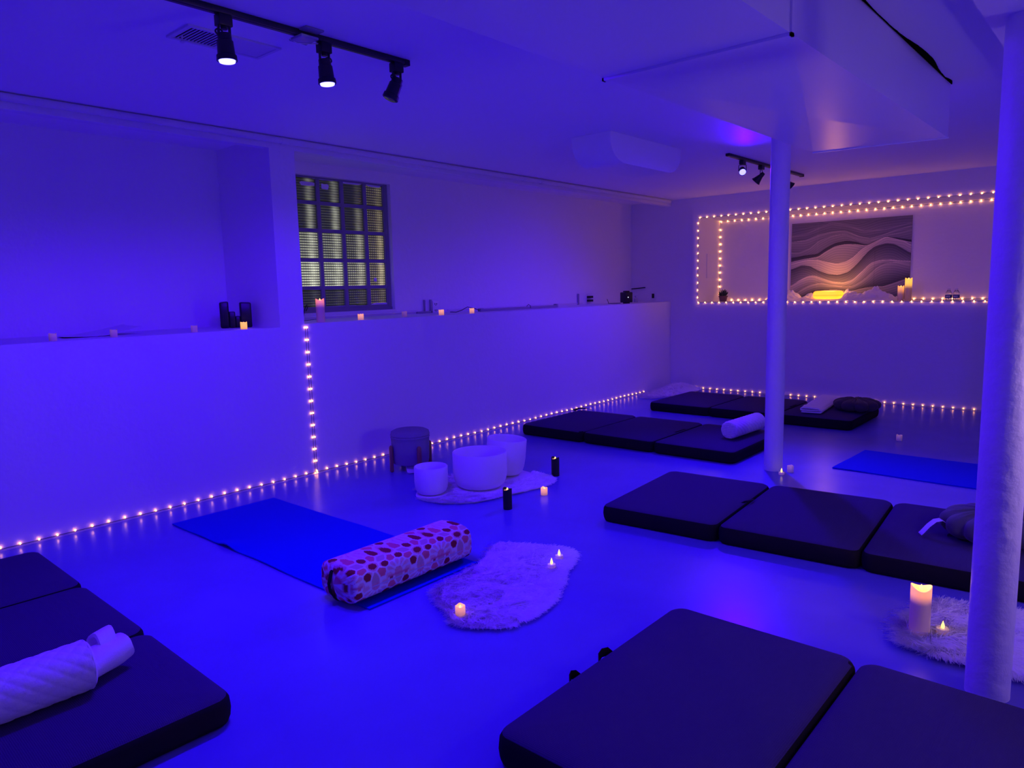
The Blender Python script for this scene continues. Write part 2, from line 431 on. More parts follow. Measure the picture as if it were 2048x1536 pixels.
# ragged black strip painted for the shade in the gap between ceiling and duct
gp = []
ys = np.linspace(2.6, 4.63, 60)
for i, y in enumerate(ys):
    q = noise.noise((y * 3.1, 0.3, 0)) * .5 + .5
    big = math.exp(-((y - 3.95) / .28) ** 2) * .032 + math.exp(-((y - 2.95) / .12) ** 2) * .012 + math.exp(-((y - 4.55) / .06) ** 2) * .014
    gp.append(.003 + big * (.6 + .6 * q) + .003 * noise.noise((y * 25, 1, 2)))
poly = [(-.8795, y) for y in ys] + [(-.8795 + max(g, .001), y) for y, g in list(zip(ys, gp))[::-1]]
mk('gap_shade_strip', *prism(poly, ZC - .004, ZC + .001), M['hole_shade'], ceil, smooth=False)

# curved duct boot hanging on the ceiling
def hood():
    y0, y1, zt, zb, r = 4.26, 5.235, ZC - .001, 2.135, .195
    P = [(y0, zt)]
    for k in range(11):
        a = PI + PI / 2 * k / 10
        P.append((y0 + .19 + .19 * math.cos(a), zb + .15 + .15 * math.sin(a)))
    for k in range(11):
        a = 1.5 * PI + PI / 2 * k / 10
        P.append((y1 - .19 + .19 * math.cos(a), zb + .15 + .15 * math.sin(a)))
    P.append((y1, zt))
    R = [[(x, y, z) for y, z in P] for x in (-3.12, -2.80)]
    return rings(R)
hd = thing('duct_boot', 'white curved duct end bulging from the ceiling between the two light tracks', 'duct', (0, 0, 0))
mk('shell', *hood(), M['duct'], hd, ang=50)

# ceiling vent with slats, and the little detector beside it
vt = thing('ceiling_vent', 'flat white ceiling vent with dark slats behind the first spotlight', 'vent', (-2.945, 1.62, ZC))
mk('frame', *join(box(-.09, .10, -.20, -.185, -.008, 0), box(-.09, .10, .185, .2, -.008, 0), box(-.09, -.075, -.185, .185, -.008, 0), box(.085, .10, -.185, .185, -.008, 0), box(-.075, .085, -.01, .185, -.005, 0)), M['vent'], vt, smooth=False)
mk('dark_backing', *box(-.075, .085, -.185, -.01, -.0015, 0), M['hole_shade'], vt, smooth=False)
mk('slats', *join(*[box(-.075, .085, -.18 + k * .0145, -.1755 + k * .0145, -.005, -.0015) for k in range(12)]), M['vent'], vt, smooth=False)
sk = thing('sprinkler_head', 'tiny sprinkler head hanging from the ceiling beside the vent', 'sprinkler', (-2.985, 1.46, ZC))
mk('stem', *lathe([(.004, -.022), (.004, 0)], 10), M['pipe'], sk)
mk('deflector', *lathe([(.0, -.030), (.008, -.030), (.010, -.026), (.006, -.022), (0, -.022)], 14), M['pipe'], sk)
# ------------------------------------------------------------------ track lights
def rail(label, y0, y1, x, wdt=.034):
    t = thing('light_track', label, 'light track', (x, 0, 0))
    mk('rail', *join(box(-wdt / 2, wdt / 2, y0, y1, ZC - .022, ZC - .0005, .002)), M['black'], t, ang=30)
    mk('rail_slot', *box(-.006, .006, y0 + .01, y1 - .01, ZC - .0235, ZC - .0215), M['blackplastic'], t, smooth=False)
    mk('end_cap', *box(-wdt / 2 - .002, wdt / 2 + .002, y1 - .018, y1 + .012, ZC - .026, ZC - .0005, .003), M['blackplastic'], t, ang=30)
    return t
TX = -2.612
rail('long black light track on the ceiling nearer the camera', -.4, 2.305, TX)
rail('short black light track behind the slim column', 5.69, 7.35, -2.63)
cn = thing('track_connector', 'clear plastic connector clipped on the nearer light track', 'connector', (TX, 1.775, ZC))
mk('housing', *join(box(-.045, .045, -.04, .04, -.036, -.0242, .004), box(.02, .07, -.035, .05, -.008, -.0006, .003)), M['clear'], cn, ang=30)
mk('wire', *tube([(-.03, -.045, -.029), (-.035, -.01, -.038), (-.01, .03, -.039), (.0, .075, -.029)], .0025, 6), M['plastic_white'], cn)

def track_head(label, y, d, lit, x=TX, group='spotlights on the nearer ceiling track', loop=-1, s=1.0):
    t = thing('track_spotlight', label, 'spotlight', (x, y, ZC - .0235), group=group)
    mk('adapter', *join(box(-.02 * s, .02 * s, -.026 * s, .026 * s, -.04 * s, 0, .003), ), M['blackplastic'], t, ang=30)
    d = Vector(d).normalized()
    Rm = look_rot(d)
    pv = Vector((0, 0, -.075 * s))
    mk('yoke', *join(tube([(0, 0, -.038 * s), (0, 0, -.05 * s)], .012 * s, 10), box(-.004 * s, .004 * s, .018 * s, .025 * s, -.095 * s, -.036 * s), box(-.004 * s, .004 * s, -.025 * s, -.018 * s, -.075 * s, -.036 * s)), M['black'], t, ang=30)
    prof = [(.018, .012), (.024, .010), (.025, -.012), (.0285, -.016), (.031, -.062), (.0355, -.066), (.0365, -.084), (.034, -.086), (.031, -.084), (.0, -.080)]
    v, f = lathe([(r * s, z * s) for r, z in prof], 28)
    mk('can', *xf((v, f), pv, Rm), M['black'], t, ang=35)
    v, f = lathe([(0, -.0835 * s), (.0295 * s, -.0835 * s), (.028 * s, -.0895 * s), (0, -.092 * s)], 24)
    mk('lens', *xf((v, f), pv, Rm), M['lens_near'] if lit else M['lens_off'], t)
    c = [(0, loop * (.020 + .014 * math.sin(a)) * s, (-.062 + .010 * math.cos(a)) * s) for a in np.linspace(0, 2 * PI, 15)]
    mk('cable_loop', *tube(c, .003 * s, 6), M['blackplastic'], t)
    if lit:
        p = pv + d * .10 * s
        light('spot_beam', 'SPOT', p, E_NEAR, BLUE, t, .03, d, 178, .28)
    return t
track_head('lit black spotlight in front of the ceiling vent, nearest the camera on the long track', 1.437, (.05, .02, -1), True)
track_head('lit black spotlight in the middle of the long track', 1.868, (.06, .05, -1), True, loop=1)
track_head('unlit black spotlight tilted at the far end of the long track', 2.25, (-.25, -.35, -1), False)

def bell_head(label, y, d, lit, x=-2.63, gimbal=False, cone=120, blend=.9, pw=1.0):
    t = thing('track_spotlight', label, 'spotlight', (x, y, ZC - .0235), group='spotlights on the far ceiling track')
    mk('adapter', *box(-.018, .018, -.03, .03, -.035, 0, .003), M['blackplastic'], t, ang=30)
    d = Vector(d).normalized(); Rm = look_rot(d)
    pv = Vector((0, 0, -.085))
    side = Rm @ Vector((1, 0, 0))
    a = pv + side * .030; b = pv - side * .030
    mk('yoke', *join(tube([a, a + Vector((0, 0, .045)), Vector((0, 0, -.034))], .003, 6), tube([b, b + Vector((0, 0, .045)), Vector((0, 0, -.034))], .003, 6)), M['black'], t)
    if gimbal:
        v, f = lathe([(.012, .035), (.024, .03), (.028, .0), (.031, -.022), (.029, -.024), (.026, -.02), (0, -.015)], 24)
        mk('can', *xf((v, f), pv, Rm), M['black'], t, ang=35)
        v, f = lathe([(0, -.013), (.024, -.013), (.0265, -.021), (.018, -.026), (0, -.028)], 20)
        mk('bulb', *xf((v, f), pv, Rm), M['bulb_blue'] if lit else M['lens_off'], t)
    else:
        v, f = lathe([(.014, .03), (.018, .02), (.020, -.005), (.034, -.05), (.042, -.066), (.040, -.068), (.034, -.060), (0, -.050)], 28)
        mk('can', *xf((v, f), pv, Rm), M['black'], t, ang=35)
        v, f = lathe([(0, -.055), (.034, -.0605), (.03, -.068), (0, -.072)], 24)
        mk('lens', *xf((v, f), pv, Rm), M['lens_near'] if lit else M['lens_off'], t)
    if lit:
        light('spot_beam', 'SPOT', pv + d * .08, E_FAR * pw, BLUE, t, .025, d, cone, blend)
    return t
bell_head('glowing blue spotlight bulb aimed at the camera, left end of the far track', 5.98, (1.63, -2.78, -2.2), True, gimbal=True, cone=108, blend=1.0, pw=4.4)
bell_head('lit bell-shaped spotlight just left of the slim column top', 6.37, (-1.85, -.20, -1.85), True, cone=100, blend=.9, pw=1.5)
bell_head('unlit bell-shaped spotlight just right of the slim column top', 6.95, (.9, .9, -1.1), False)

# white floor lamp added unseen at the right: assumed source of the columns' pale light
sc = thing('added_floor_lamp', 'white globe floor lamp added out of view at the right as source of pale light', 'lamp', (.52, 2.70, 0))
mk('base', *lathe([(0, 0), (.12, 0), (.12, .012), (.03, .02), (.012, .03), (0, .03)], 32), M['black'], sc)
mk('pole', *lathe([(.011, .025), (.011, .98)], 16), M['black'], sc)
mk('globe_shade', *xf(lathe([(0, -.085), (.04, -.078), (.075, -.04), (.085, 0), (.075, .04), (.04, .078), (0, .085)], 28), (0, 0, 1.06)), M['sconce'], sc)
mk('shade_cap', *lathe([(.012, 1.165), (.17, 1.135), (.172, 1.138), (.012, 1.170)], 36), M['black'], sc)  # opaque cap and cup added to hold back lamp light upward and downward
mk('shade_cup', *lathe([(.011, .955), (.11, .965), (.125, .985), (.122, .986), (.106, .970), (.011, .962)], 36), M['black'], sc)
light('lamp_light', 'POINT', (0, 0, 1.06), E_WHITE, (1.0, .62, 1.0), sc, .10)

# ------------------------------------------------------------------ string lights
_bm = {}
def bulb_mesh(k):
    if k not in _bm:
        v, f = sphere((0, 0, 0), .0047 if k == 'fairy2' else .0046, 8, 6, 1.25)
        o = mk('bulb', v, f, M[k])
        _bm[k] = o.data
        bpy.data.objects.remove(o)
    return _bm[k]
def string(label, pts, cable, k='fairy', group=None):
    t = thing('string_lights', label, 'string lights', (0, 0, 0), group=group)
    for c in cable: mk('cable', *tube(c, .0016, 5), M['cable'], t)
    me = bulb_mesh(k)
    first = bpy.data.objects.new('bulb', me)
    COL.objects.link(first); first.parent = t; first.location = pts[0]
    for p in pts[1:]:
        o = first.copy(); COL.objects.link(o); o.parent = t; o.location = p
    return t
sp = .0885
ys = [1.069 - 3 * sp + sp * k for k in range(78)]
ys = [y for y in ys if y < 7.85]
string('warm string lights along the foot of the left wall', [(WX(y) + .008, y, .021 + .003 * math.sin(y * 9)) for y in ys],
       [[(WX(y) + .005, y, .014) for y in np.linspace(ys[0], ys[-1], 30)]])
zz = [1.058 - .0873 * k for k in range(13)]
dr = lambda z, q: (WX(2.91) + .007, 2.900 + q + .013 * (1.06 - z), z)
string('warm string lights hanging in two strands down the pilaster corner', [dr(z, q) for z in zz for q in (0, .017)],
       [[dr(z, q) for z in np.linspace(1.064, .006, 14)] for q in (0, .017)])
xs = [-4.185 + .0897 * k for k in range(36)]
string('warm string lights along the foot of the end wall', [(x, YB - .008, .016) for x in xs], [[(x, YB - .004, .009) for x in np.linspace(xs[0], xs[-1], 20)]])
ob = [(-4.175 + .0905 * k, YB - .007, NZ0) for k in range(36)]
ol = [(NX0 - .004, YB - .007, 1.132 + .0893 * k) for k in range(11)]
ot = [(-4.163 + .0905 * k, YB - .007, NZ1 + .004) for k in range(36)]
string('warm string lights outlining the front edge of the niche', ob + ol + ot,
       [[(NX1, YB - .004, NZ0), (NX0, YB - .004, NZ0), (NX0 - .004, YB - .004, (NZ0 + NZ1) / 2), (NX0 - .003, YB - .004, NZ1 + .003), (NX1, YB - .004, NZ1 + .003)]], 'fairy2')
ib = [x for x in [-4.10 + .0905 * k for k in range(35)] if x < -3.33 or x > -1.93]
il = [(NX0 + .010, NY - .008, 1.165 + .0893 * k) for k in range(10)]
it = [(-4.165 + .0905 * k, NY - .008, NZ1 - .012) for k in range(36)]
string('warm string lights along the back edges inside the niche', [(x, NY - .008, NZ0 + .012) for x in ib] + il + it,
       [[(NX0 + .008, NY - .004, NZ0 + .02), (NX0 + .008, NY - .004, NZ1 - .008), (NX1 - .01, NY - .004, NZ1 - .008)], [(-2.0, NY - .004, NZ0 + .008), (NX1 - .01, NY - .004, NZ0 + .008)]], 'fairy2')

# ------------------------------------------------------------------ tri-fold mattresses
PW, PD, PH = .66, .925, .105
def panel_mesh(seed, pw=PW, pd=PD):
    prof = [(.020, 0.0), (.006, .006), (.0, .022), (-.003, .05), (.0, .082), (.008, .096), (.020, .1015), (.045, .1045), (.09, .107), (.16, .1085), (.25, .109)]
    v, f = loft(pw, pd, .055, prof, n=6)
    out = []
    for x, y, z in v:
        k = z / .109
        sag = -.010 * (abs(x) / (pw / 2)) ** 6 * k - .006 * (abs(y) / (pd / 2)) ** 8 * k
        nz = noise.noise((x * 5 + seed, y * 5, z * 3)) * .004
        out.append((x + nz, y + noise.noise((x * 4, y * 4 + seed, 3)) * .005, max(z + sag + nz * k, 0)))
    return out, f
def mattress(label, loc, rz, shift=(0, 0, 0), straps=(), PD=PD):
    """loc = near left corner on the floor; panels run along local x"""
    t = thing('trifold_mattress', label, 'mattress', loc, rz, group='dark tri-fold mattresses laid out on the floor')
    for k in range(3):
        v, f = panel_mesh(loc[0] * 3 + k * 7.1, PW, PD)
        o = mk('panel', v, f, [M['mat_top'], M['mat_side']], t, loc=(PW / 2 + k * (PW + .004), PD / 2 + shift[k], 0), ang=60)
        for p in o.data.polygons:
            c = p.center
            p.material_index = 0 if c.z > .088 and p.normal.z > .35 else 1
    for pts, wd in straps:
        P = [Vector(p) for p in pts]
        n = len(P)
        V, F = [], []
        for i, p in enumerate(P):
            T = (P[min(i + 1, n - 1)] - P[max(i - 1, 0)]).normalized()
            sdir = Vector(wd)
            nn = T.cross(sdir).normalized() * .0012
            V += [p - sdir / 2 - nn, p + sdir / 2 - nn, p + sdir / 2 + nn, p - sdir / 2 + nn]
        for i in range(n - 1):
            for q in range(4):
                F.append((i * 4 + q, i * 4 + (q + 1) % 4, (i + 1) * 4 + (q + 1) % 4, (i + 1) * 4 + q))
        F += [(3, 2, 1, 0), tuple((n - 1) * 4 + i for i in range(4))]
        mk('carry_strap', V, F, M['mat_side'], t)
    return t
R_ = math.radians
def strap_loop(x, y0, y1, out, z=.06, sx=-1):
    """a webbing handle standing off the end face of a panel"""
    return [(x, y0, z - .005), (x + sx * out * .7, y0 + .012, z + .012), (x + sx * out, (y0 + y1) / 2, z + .016), (x + sx * out * .7, y1 - .012, z + .012), (x, y1, z - .005)]
mattress('dark tri-fold mattress at lower left holding the white quilted roll and towel', (-4.025, .112, 0), R_(-1.2), straps=[([(1.962, .32, .094), (1.990, .325, .082), (2.012, .33, .045), (2.006, .335, .008)], (0, .055, 0)),])
mattress('dark tri-fold mattress nearest the camera, empty, beside the near column', (-1.283, 1.345, 0), R_(0.0), PD=1.04,
         straps=[(strap_loop(.0, .37, .43, .022, .060), (0, 0, .03)), (strap_loop(.0, .53, .61, .020, .065), (0, 0, .03))])
mattress('dark tri-fold mattress in the middle holding the tagged grey cushion', (-2.225, 3.262, 0), R_(4.6), straps=[([(.655, .42, .103), (.672, .43, .112), (.690, .47, .112), (.678, .52, .103)], (.018, 0, 0))])
mattress('dark tri-fold mattress behind the slim column holding the small quilted roll', (-4.165, 4.862, 0), R_(0.7), straps=[([(.03, .78, .105), (.03, .84, .116), (.09, .90, .116), (.16, .90, .106)], (.05, -.03, 0)), ([(1.33, .38, .104), (1.345, .42, .110), (1.345, .5, .110), (1.33, .54, .104)], (.015, 0, 0))])
mattress('dark tri-fold mattress along the end wall holding the folded towel and dark cushion', (-3.862, 6.565, 0), R_(0.6), straps=[([(1.33, .38, .104), (1.345, .42, .110), (1.345, .5, .110), (1.33, .54, .104)], (.015, 0, 0))])

# ------------------------------------------------------------------ yoga mats
def yoga(label, loc, lx, ly, rz, seed, lift=0.0):
    nx, ny = 60, 24
    T, B = [], []
    for j in range(ny + 1):
        for i in range(nx + 1):
            x, y = lx * i / nx, ly * j / ny
            e = min(j, ny - j) / ny
            z = .0075 + .006 * max(0, noise.noise((x * 3.1 + seed, y * 2.2, seed))) * math.exp(-e * 9)
            if lift: z += lift * math.exp(-((x - .62) / .07) ** 2 - (y / .07) ** 2)
            x2 = x + .006 * noise.noise((y * 4, seed, 1)); y2 = y + .008 * noise.noise((x * 2.5 + seed, 5, 2 * j / ny))
            T.append((x2, y2, z)); B.append((x2, y2, max(z - .0065, .0008)))
    V = T + B; n = len(T); w_ = nx + 1; F = []
    for j in range(ny):
        for i in range(nx):
            a = j * w_ + i
            F.append((a, a + 1, a + w_ + 1, a + w_)); F.append((n + a, n + a + w_, n + a + w_ + 1, n + a + 1))
    edge = [(i) for i in range(nx)] + [nx + w_ * j for j in range(ny)] + [ny * w_ + i for i in range(nx, 0, -1)] + [w_ * j for j in range(ny, 0, -1)]
    for k in range(len(edge)):
        a, b = edge[k], edge[(k + 1) % len(edge)]
        F.append((a, n + a, n + b, b))
    o = mk('yoga_mat', V, F, M['yoga'], None, loc=loc, rz=rz, ang=50)
    return props(o, label, 'yoga mat', group=None)
yoga('bright blue yoga mat lying under the patterned bolster', (-4.13, 1.742, 0), 1.80, .645, R_(.0), 2.2, .018)
yoga('bright blue yoga mat on the right, passing behind the near column', (-1.592, 5.195, 0), 1.80, .69, R_(-2.2), 8.8)

# ------------------------------------------------------------------ fur rugs
def inside(poly, P):
    x, y = P[:, 0], P[:, 1]
    r = np.zeros(len(P), bool)
    n = len(poly)
    for i in range(n):
        x0, y0 = poly[i]; x1, y1 = poly[(i + 1) % n]
        c = ((y0 > y) != (y1 > y))
        with np.errstate(divide='ignore', invalid='ignore'):
            r ^= c & (x < (x1 - x0) * (y - y0) / (y1 - y0) + x0)
    return r
def smooth_poly(poly, it=2):
    P = [np.array(p, float) for p in poly]
    for _ in range(it):
        Q = []
        for i in range(len(P)):
            a, b = P[i], P[(i + 1) % len(P)]
            Q += [a * .75 + b * .25, a * .25 + b * .75]
        P = Q
    return np.array(P)
def fur_rug(label, poly, n, length, width, lift, group, clump=0.03, shrink=.03, height=None, seed=1, flat=.5, avoid=()):
    g = np.random.default_rng(seed)
    poly = smooth_poly(poly)
    c = poly.mean(axis=0)
    base = c + (poly - c) * (1 - shrink)
    t = thing('fur_rug', label, 'rug', (float(c[0]), float(c[1]), 0), group=group)
    hz = height or (lambda x, y: 0.0)
    # backing
    bp = base - c
    rr = [[(x * s, y * s, z + hz(x * s + c[0], y * s + c[1])) for x, y in bp] for s, z in ((1.0, .0015), (1.0, .007), (.93, .011), (.8, .012), (.6, .0125), (.4, .0125), (.2, .0125), (.03, .0125))]
    mk('backing', *rings(rr), M['hide'], t)
    lo, hi = base.min(axis=0), base.max(axis=0)
    P = g.uniform(lo, hi, (int(n * 3), 2))
    P = P[inside(base, P)][:int(n * .75)]
    # extra strands along the rim
    k = int(n * .25)
    idx = g.integers(0, len(base), k); tt = g.random(k)[:, None]
    E = base[idx] * (1 - tt) + base[(idx + 1) % len(base)] * tt
    E = E + (c - E) * (g.random(k)[:, None] * .10)
    P = np.vstack([P, E])
    for ax, ay, ar in avoid: P = P[((P[:, 0] - ax) ** 2 + (P[:, 1] - ay) ** 2) > ar * ar]
    N = len(P)
    # clumps share a direction
    nc = max(8, int((hi - lo).prod() / clump ** 2))
    C = g.uniform(lo, hi, (nc, 2))
    D2 = ((P[:, None, :] - C[None, :, :]) ** 2).sum(-1) if N * nc < 3e7 else None
    near = D2.argmin(1) if D2 is not None else g.integers(0, nc, N)
    ca = g.uniform(0, 2 * PI, nc)
    rad = P - c
    rad = rad / (np.abs(base - c).max(axis=0))
    rn = np.linalg.norm(rad, axis=1, keepdims=True)
    out = (P - c) / np.maximum(np.linalg.norm(P - c, axis=1, keepdims=True), 1e-6)
    cd = np.stack([np.cos(ca), np.sin(ca)], 1)[near]
    wgt = np.clip(rn, 0, 1) ** 2
    d = out * (wgt * 1.1 + .1) + cd * .55 + g.normal(0, .28, (N, 2))
    d /= np.maximum(np.linalg.norm(d, axis=1, keepdims=True), 1e-6)
    L = length * g.uniform(.6, 1.15, N)
    up_ = lift * g.uniform(.6, 1.25, N) * (1 - .35 * wgt[:, 0])
    seg = 4
    side = np.stack([-d[:, 1], d[:, 0]], 1)
    curl = g.normal(0, .22, N)
    V = np.zeros((N, seg + 1, 2, 3))
    h0 = np.array([hz(a, b) for a, b in P]) if height else np.zeros(N)
    for s in range(seg + 1):
        q = s / seg
        xy = P - c + d * (L * flat * (q ** 1.25) * 1.6)[:, None] + side * (curl * L * q * q)[:, None]
        z = .009 + h0 + L * up_ * (1.9 * q - 1.25 * q * q)
        z = np.maximum(z, .003)
        wd = width * (1 - .8 * q) * .5
        V[:, s, 0, :2] = xy - side * wd; V[:, s, 1, :2] = xy + side * wd
        V[:, s, 0, 2] = z; V[:, s, 1, 2] = z + width * .35
    V = V.reshape(-1, 3)
    b0 = (np.arange(N) * (seg + 1) * 2)[:, None]
    F = np.concatenate([b0 + np.array([2 * s, 2 * s + 1, 2 * s + 3, 2 * s + 2]) for s in range(seg)], 0)
    me = bpy.data.meshes.new('fur')
    me.from_pydata(V.tolist(), [], F.tolist())
    me.materials.append(M['fur'])
    o = bpy.data.objects.new('fur', me); COL.objects.link(o); o.parent = t
    return t
GR = 'white fur rugs on the floor'
k_ = np.array
fur_rug('white fur rug under the three frosted singing bowls', [(-3.537, 3.004), (-3.415, 2.886), (-3.247, 2.88), (-3.101, 2.95), (-2.983, 3.089), (-2.949, 3.327), (-2.905, 3.471), (-2.86, 3.70), (-2.95, 3.86), (-3.186, 3.90), (-3.42, 3.93), (-3.65, 3.55), (-3.646, 3.234)], 22000, .048, .0027, .30, GR, seed=3, shrink=.10, avoid=((-3.375, 3.055, .118), (-3.235, 3.36, .185), (-3.31, 3.685, .19)))
fur_rug('white fur rug with three small candles beside the patterned bolster', [(-2.262, 1.986), (-2.295, 2.159), (-2.31, 2.382), (-2.43, 2.57), (-2.45, 2.66), (-2.344, 2.713), (-2.225, 2.768), (-2.132, 2.813), (-2.024, 2.799), (-1.955, 2.655), (-1.92, 2.53), (-1.836, 2.419), (-1.769, 2.278), (-1.738, 2.154), (-1.731, 2.022), (-1.746, 1.922), (-1.855, 1.846), (-1.953, 1.809), (-2.029, 1.87), (-2.153, 1.915)], 26000, .052, .0026, .28, GR, seed=4, shrink=.10, avoid=((-1.985, 1.925, .02), (-2.0, 2.535, .018), (-2.04, 2.645, .018)))
fur_rug('shaggy white fur rug with the tall candle, behind the near column', [(-.64, 2.83), (-.6, 2.72), (-.52, 2.70), (-.45, 2.70), (-.383, 2.72), (-.304, 2.75), (-.257, 2.70), (-.18, 2.72), (-.10, 2.83), (-.05, 3.05), (-.10, 3.25), (-.22, 3.30), (-.34, 3.28), (-.46, 3.22), (-.56, 3.24), (-.60, 3.12), (-.59, 3.02), (-.645, 2.96)], 16000, .088, .0030, .36, GR, seed=5, clump=.045, shrink=.14, avoid=((-.553, 2.865, .034), (-.487, 2.915, .021)))
fur_rug('white fur rug heaped in the far corner of the room', [(-4.45, 7.25), (-4.25, 7.22), (-4.14, 7.40), (-4.05, 7.9), (-4.05, 8.17), (-4.25, 8.20), (-4.44, 8.15), (-4.47, 7.8)], 6000, .05, .004, .5, GR, seed=6, height=lambda x, y: .075 * math.exp(-((x + 4.30) / .16) ** 2 - ((y - 8.0) / .22) ** 2))

# ------------------------------------------------------------------ stool and bowls
st = thing('footstool', 'round grey footstool with wooden legs against the left wall', 'stool', (-4.00, 3.43, 0), R_(14))
prof = [(.0, .045), (.10, .045), (.128, .055), (.134, .08), (.138, .20), (.139, .238), (.143, .246), (.139, .254), (.143, .262), (.137, .285), (.115, .296), (.06, .3), (0, .301)]
mk('seat', *lathe(prof, 48), M['stool'], st)
for k in range(4):
    a = k * PI / 2 - .55
    r = .152
    v, f = loft(.032, .024, .010, [(.006, 0.0), (0, .006), (0, .178), (.004, .19), (.010, .196)])
    mk('leg', *xf((v, f), (r * math.cos(a), r * math.sin(a), 0), Matrix.Rotation(a + PI / 2, 3, 'Z')), M['wood'], st)
V = []
for i in range(9):
    q = i / 8
    V.append((.03 + .10 * q + .13 * 0, -.02, .052 - .046 * min(1, q * 1.6) + .004 * math.sin(q * 9)))
tv = [(x, y - .035, z) for x, y, z in V] + [(x, y + .035, z) for x, y, z in V]
tv2 = [(x, y, z + .0012) for x, y, z in tv]
F = []
n = 9
for i in range(8): F += [(i, i + 1, n + i + 1, n + i), (18 + i, 18 + n + i, 18 + n + i + 1, 18 + i + 1)]
for i in range(8): F += [(i, 18 + i, 18 + i + 1, i + 1), (n + i, n + i + 1, 27 + i + 1, 27 + i)]
F += [(0, 9, 27, 18), (8, 26, 35, 17)]
mk('care_tag', [(x + .02, y, z) for x, y, z in tv + tv2], F, M['paper'], st, rz=R_(-42))

def bowl(label, loc, r, h, tilt=(0, 0)):
    th = .007
    pr = [(0, 0), (r * .55, .0), (r * .74, .006), (r * .88, h * .10), (r * .96, h * .24), (r, h * .45), (r, h - .003), (r - th * .5, h), (r - th, h - .003), (r - th, h * .45), (r * .95 - th, h * .25), (r * .85 - th, h * .12), (r * .7 - th, .014), (0, .009)]
    o = mk('singing_bowl', *lathe(pr, 64), M['bowl'], None, loc=loc, ang=60)
    o.rotation_euler = (tilt[0], tilt[1], 0)
    return props(o, label, 'bowl', group='frosted singing bowls on the fur rug')
bowl('smallest frosted white singing bowl, in front on the fur rug', (-3.375, 3.055, .0135), .107, .178)
bowl('largest frosted white singing bowl, in the middle of the three', (-3.235, 3.36, .0135), .178, .235)
bowl('mid-sized frosted white singing bowl behind the largest one', (-3.31, 3.685, .021), .137, .25, (R_(-3), R_(4)))

# ------------------------------------------------------------------ bolster with printed stars
def superell(a, p):
    c, s = math.cos(a), math.sin(a)
    return math.copysign(abs(c) ** p, c), math.copysign(abs(s) ** p, s)
def star_tint(u, v):
    """star-and-polygon print; u, v in metres along and around the bolster"""
    u, v = u / 1.62, v / 1.62
    P = .155
    row = np.floor(v / (P * .866))
    best = None
    cx = cy = None
    for dr_ in (-1, 0, 1):
        rr = row + dr_
        off = np.where(np.mod(rr, 2) == 0, 0.0, P / 2)
        ccx = np.round((u - off) / P) * P + off; ccy = (rr + .0) * P * .866
        d = (u - ccx) ** 2 + (v - ccy) ** 2
        if best is None: best, cx, cy = d, ccx, ccy
        else:
            m_ = d < best
            best = np.where(m_, d, best); cx = np.where(m_, ccx, cx); cy = np.where(m_, ccy, cy)
    seeds, colr, size = [(0, 0)], [0], [1]
    for k in range(12):
        a = k * PI / 6
        seeds.append((.030 * math.cos(a), .030 * math.sin(a))); colr.append(1)
        a += PI / 12
        seeds.append((.054 * math.cos(a), .054 * math.sin(a))); colr.append(2 if k % 2 == 0 else 3)
        if k % 2 == 0:
            a = k * PI / 6
            seeds.append((.078 * math.cos(a), .078 * math.sin(a))); colr.append(4)
    for k in range(6):
        a = k * PI / 3 + PI / 6
        seeds.append((.089 * math.cos(a), .089 * math.sin(a))); colr.append(5)
    x, y = u - cx, v - cy
    D = np.stack([np.sqrt((x - a) ** 2 + (y - b) ** 2) for a, b in seeds], -1)
    o_ = np.argsort(D, -1)
    i0, i1 = o_[..., 0], o_[..., 1]
    d0 = np.take_along_axis(D, o_[..., :1], -1)[..., 0]; d1 = np.take_along_axis(D, o_[..., 1:2], -1)[..., 0]
    pal = np.array([(.90, .46, .40), (.92, .60, .50), (.33, .025, .035), (.88, .20, .22), (.74, .50, .40), (.36, .03, .035)])
    col = pal[np.array(colr)[i0]]
    line = (d1 - d0) < .0048
    col = np.where(line[..., None], np.array((.97, .88, .80)), col)
    rr = np.sqrt(x * x + y * y); th = np.arctan2(y, x)
    spike = (rr < .036) & (np.abs(np.sin(th * 6)) < .25 * (1 - rr / .04))
    col = np.where(spike[..., None], np.array((.80, .22, .26)), col)
    # maroon shapes drawn as small rounded octagons inside a lighter surround
    mar = np.isin(np.array(colr)[i0], (2, 5)) & (d0 > .0125)
    col = np.where((mar & ~line)[..., None], np.array((.90, .50, .42)), col)
    return col
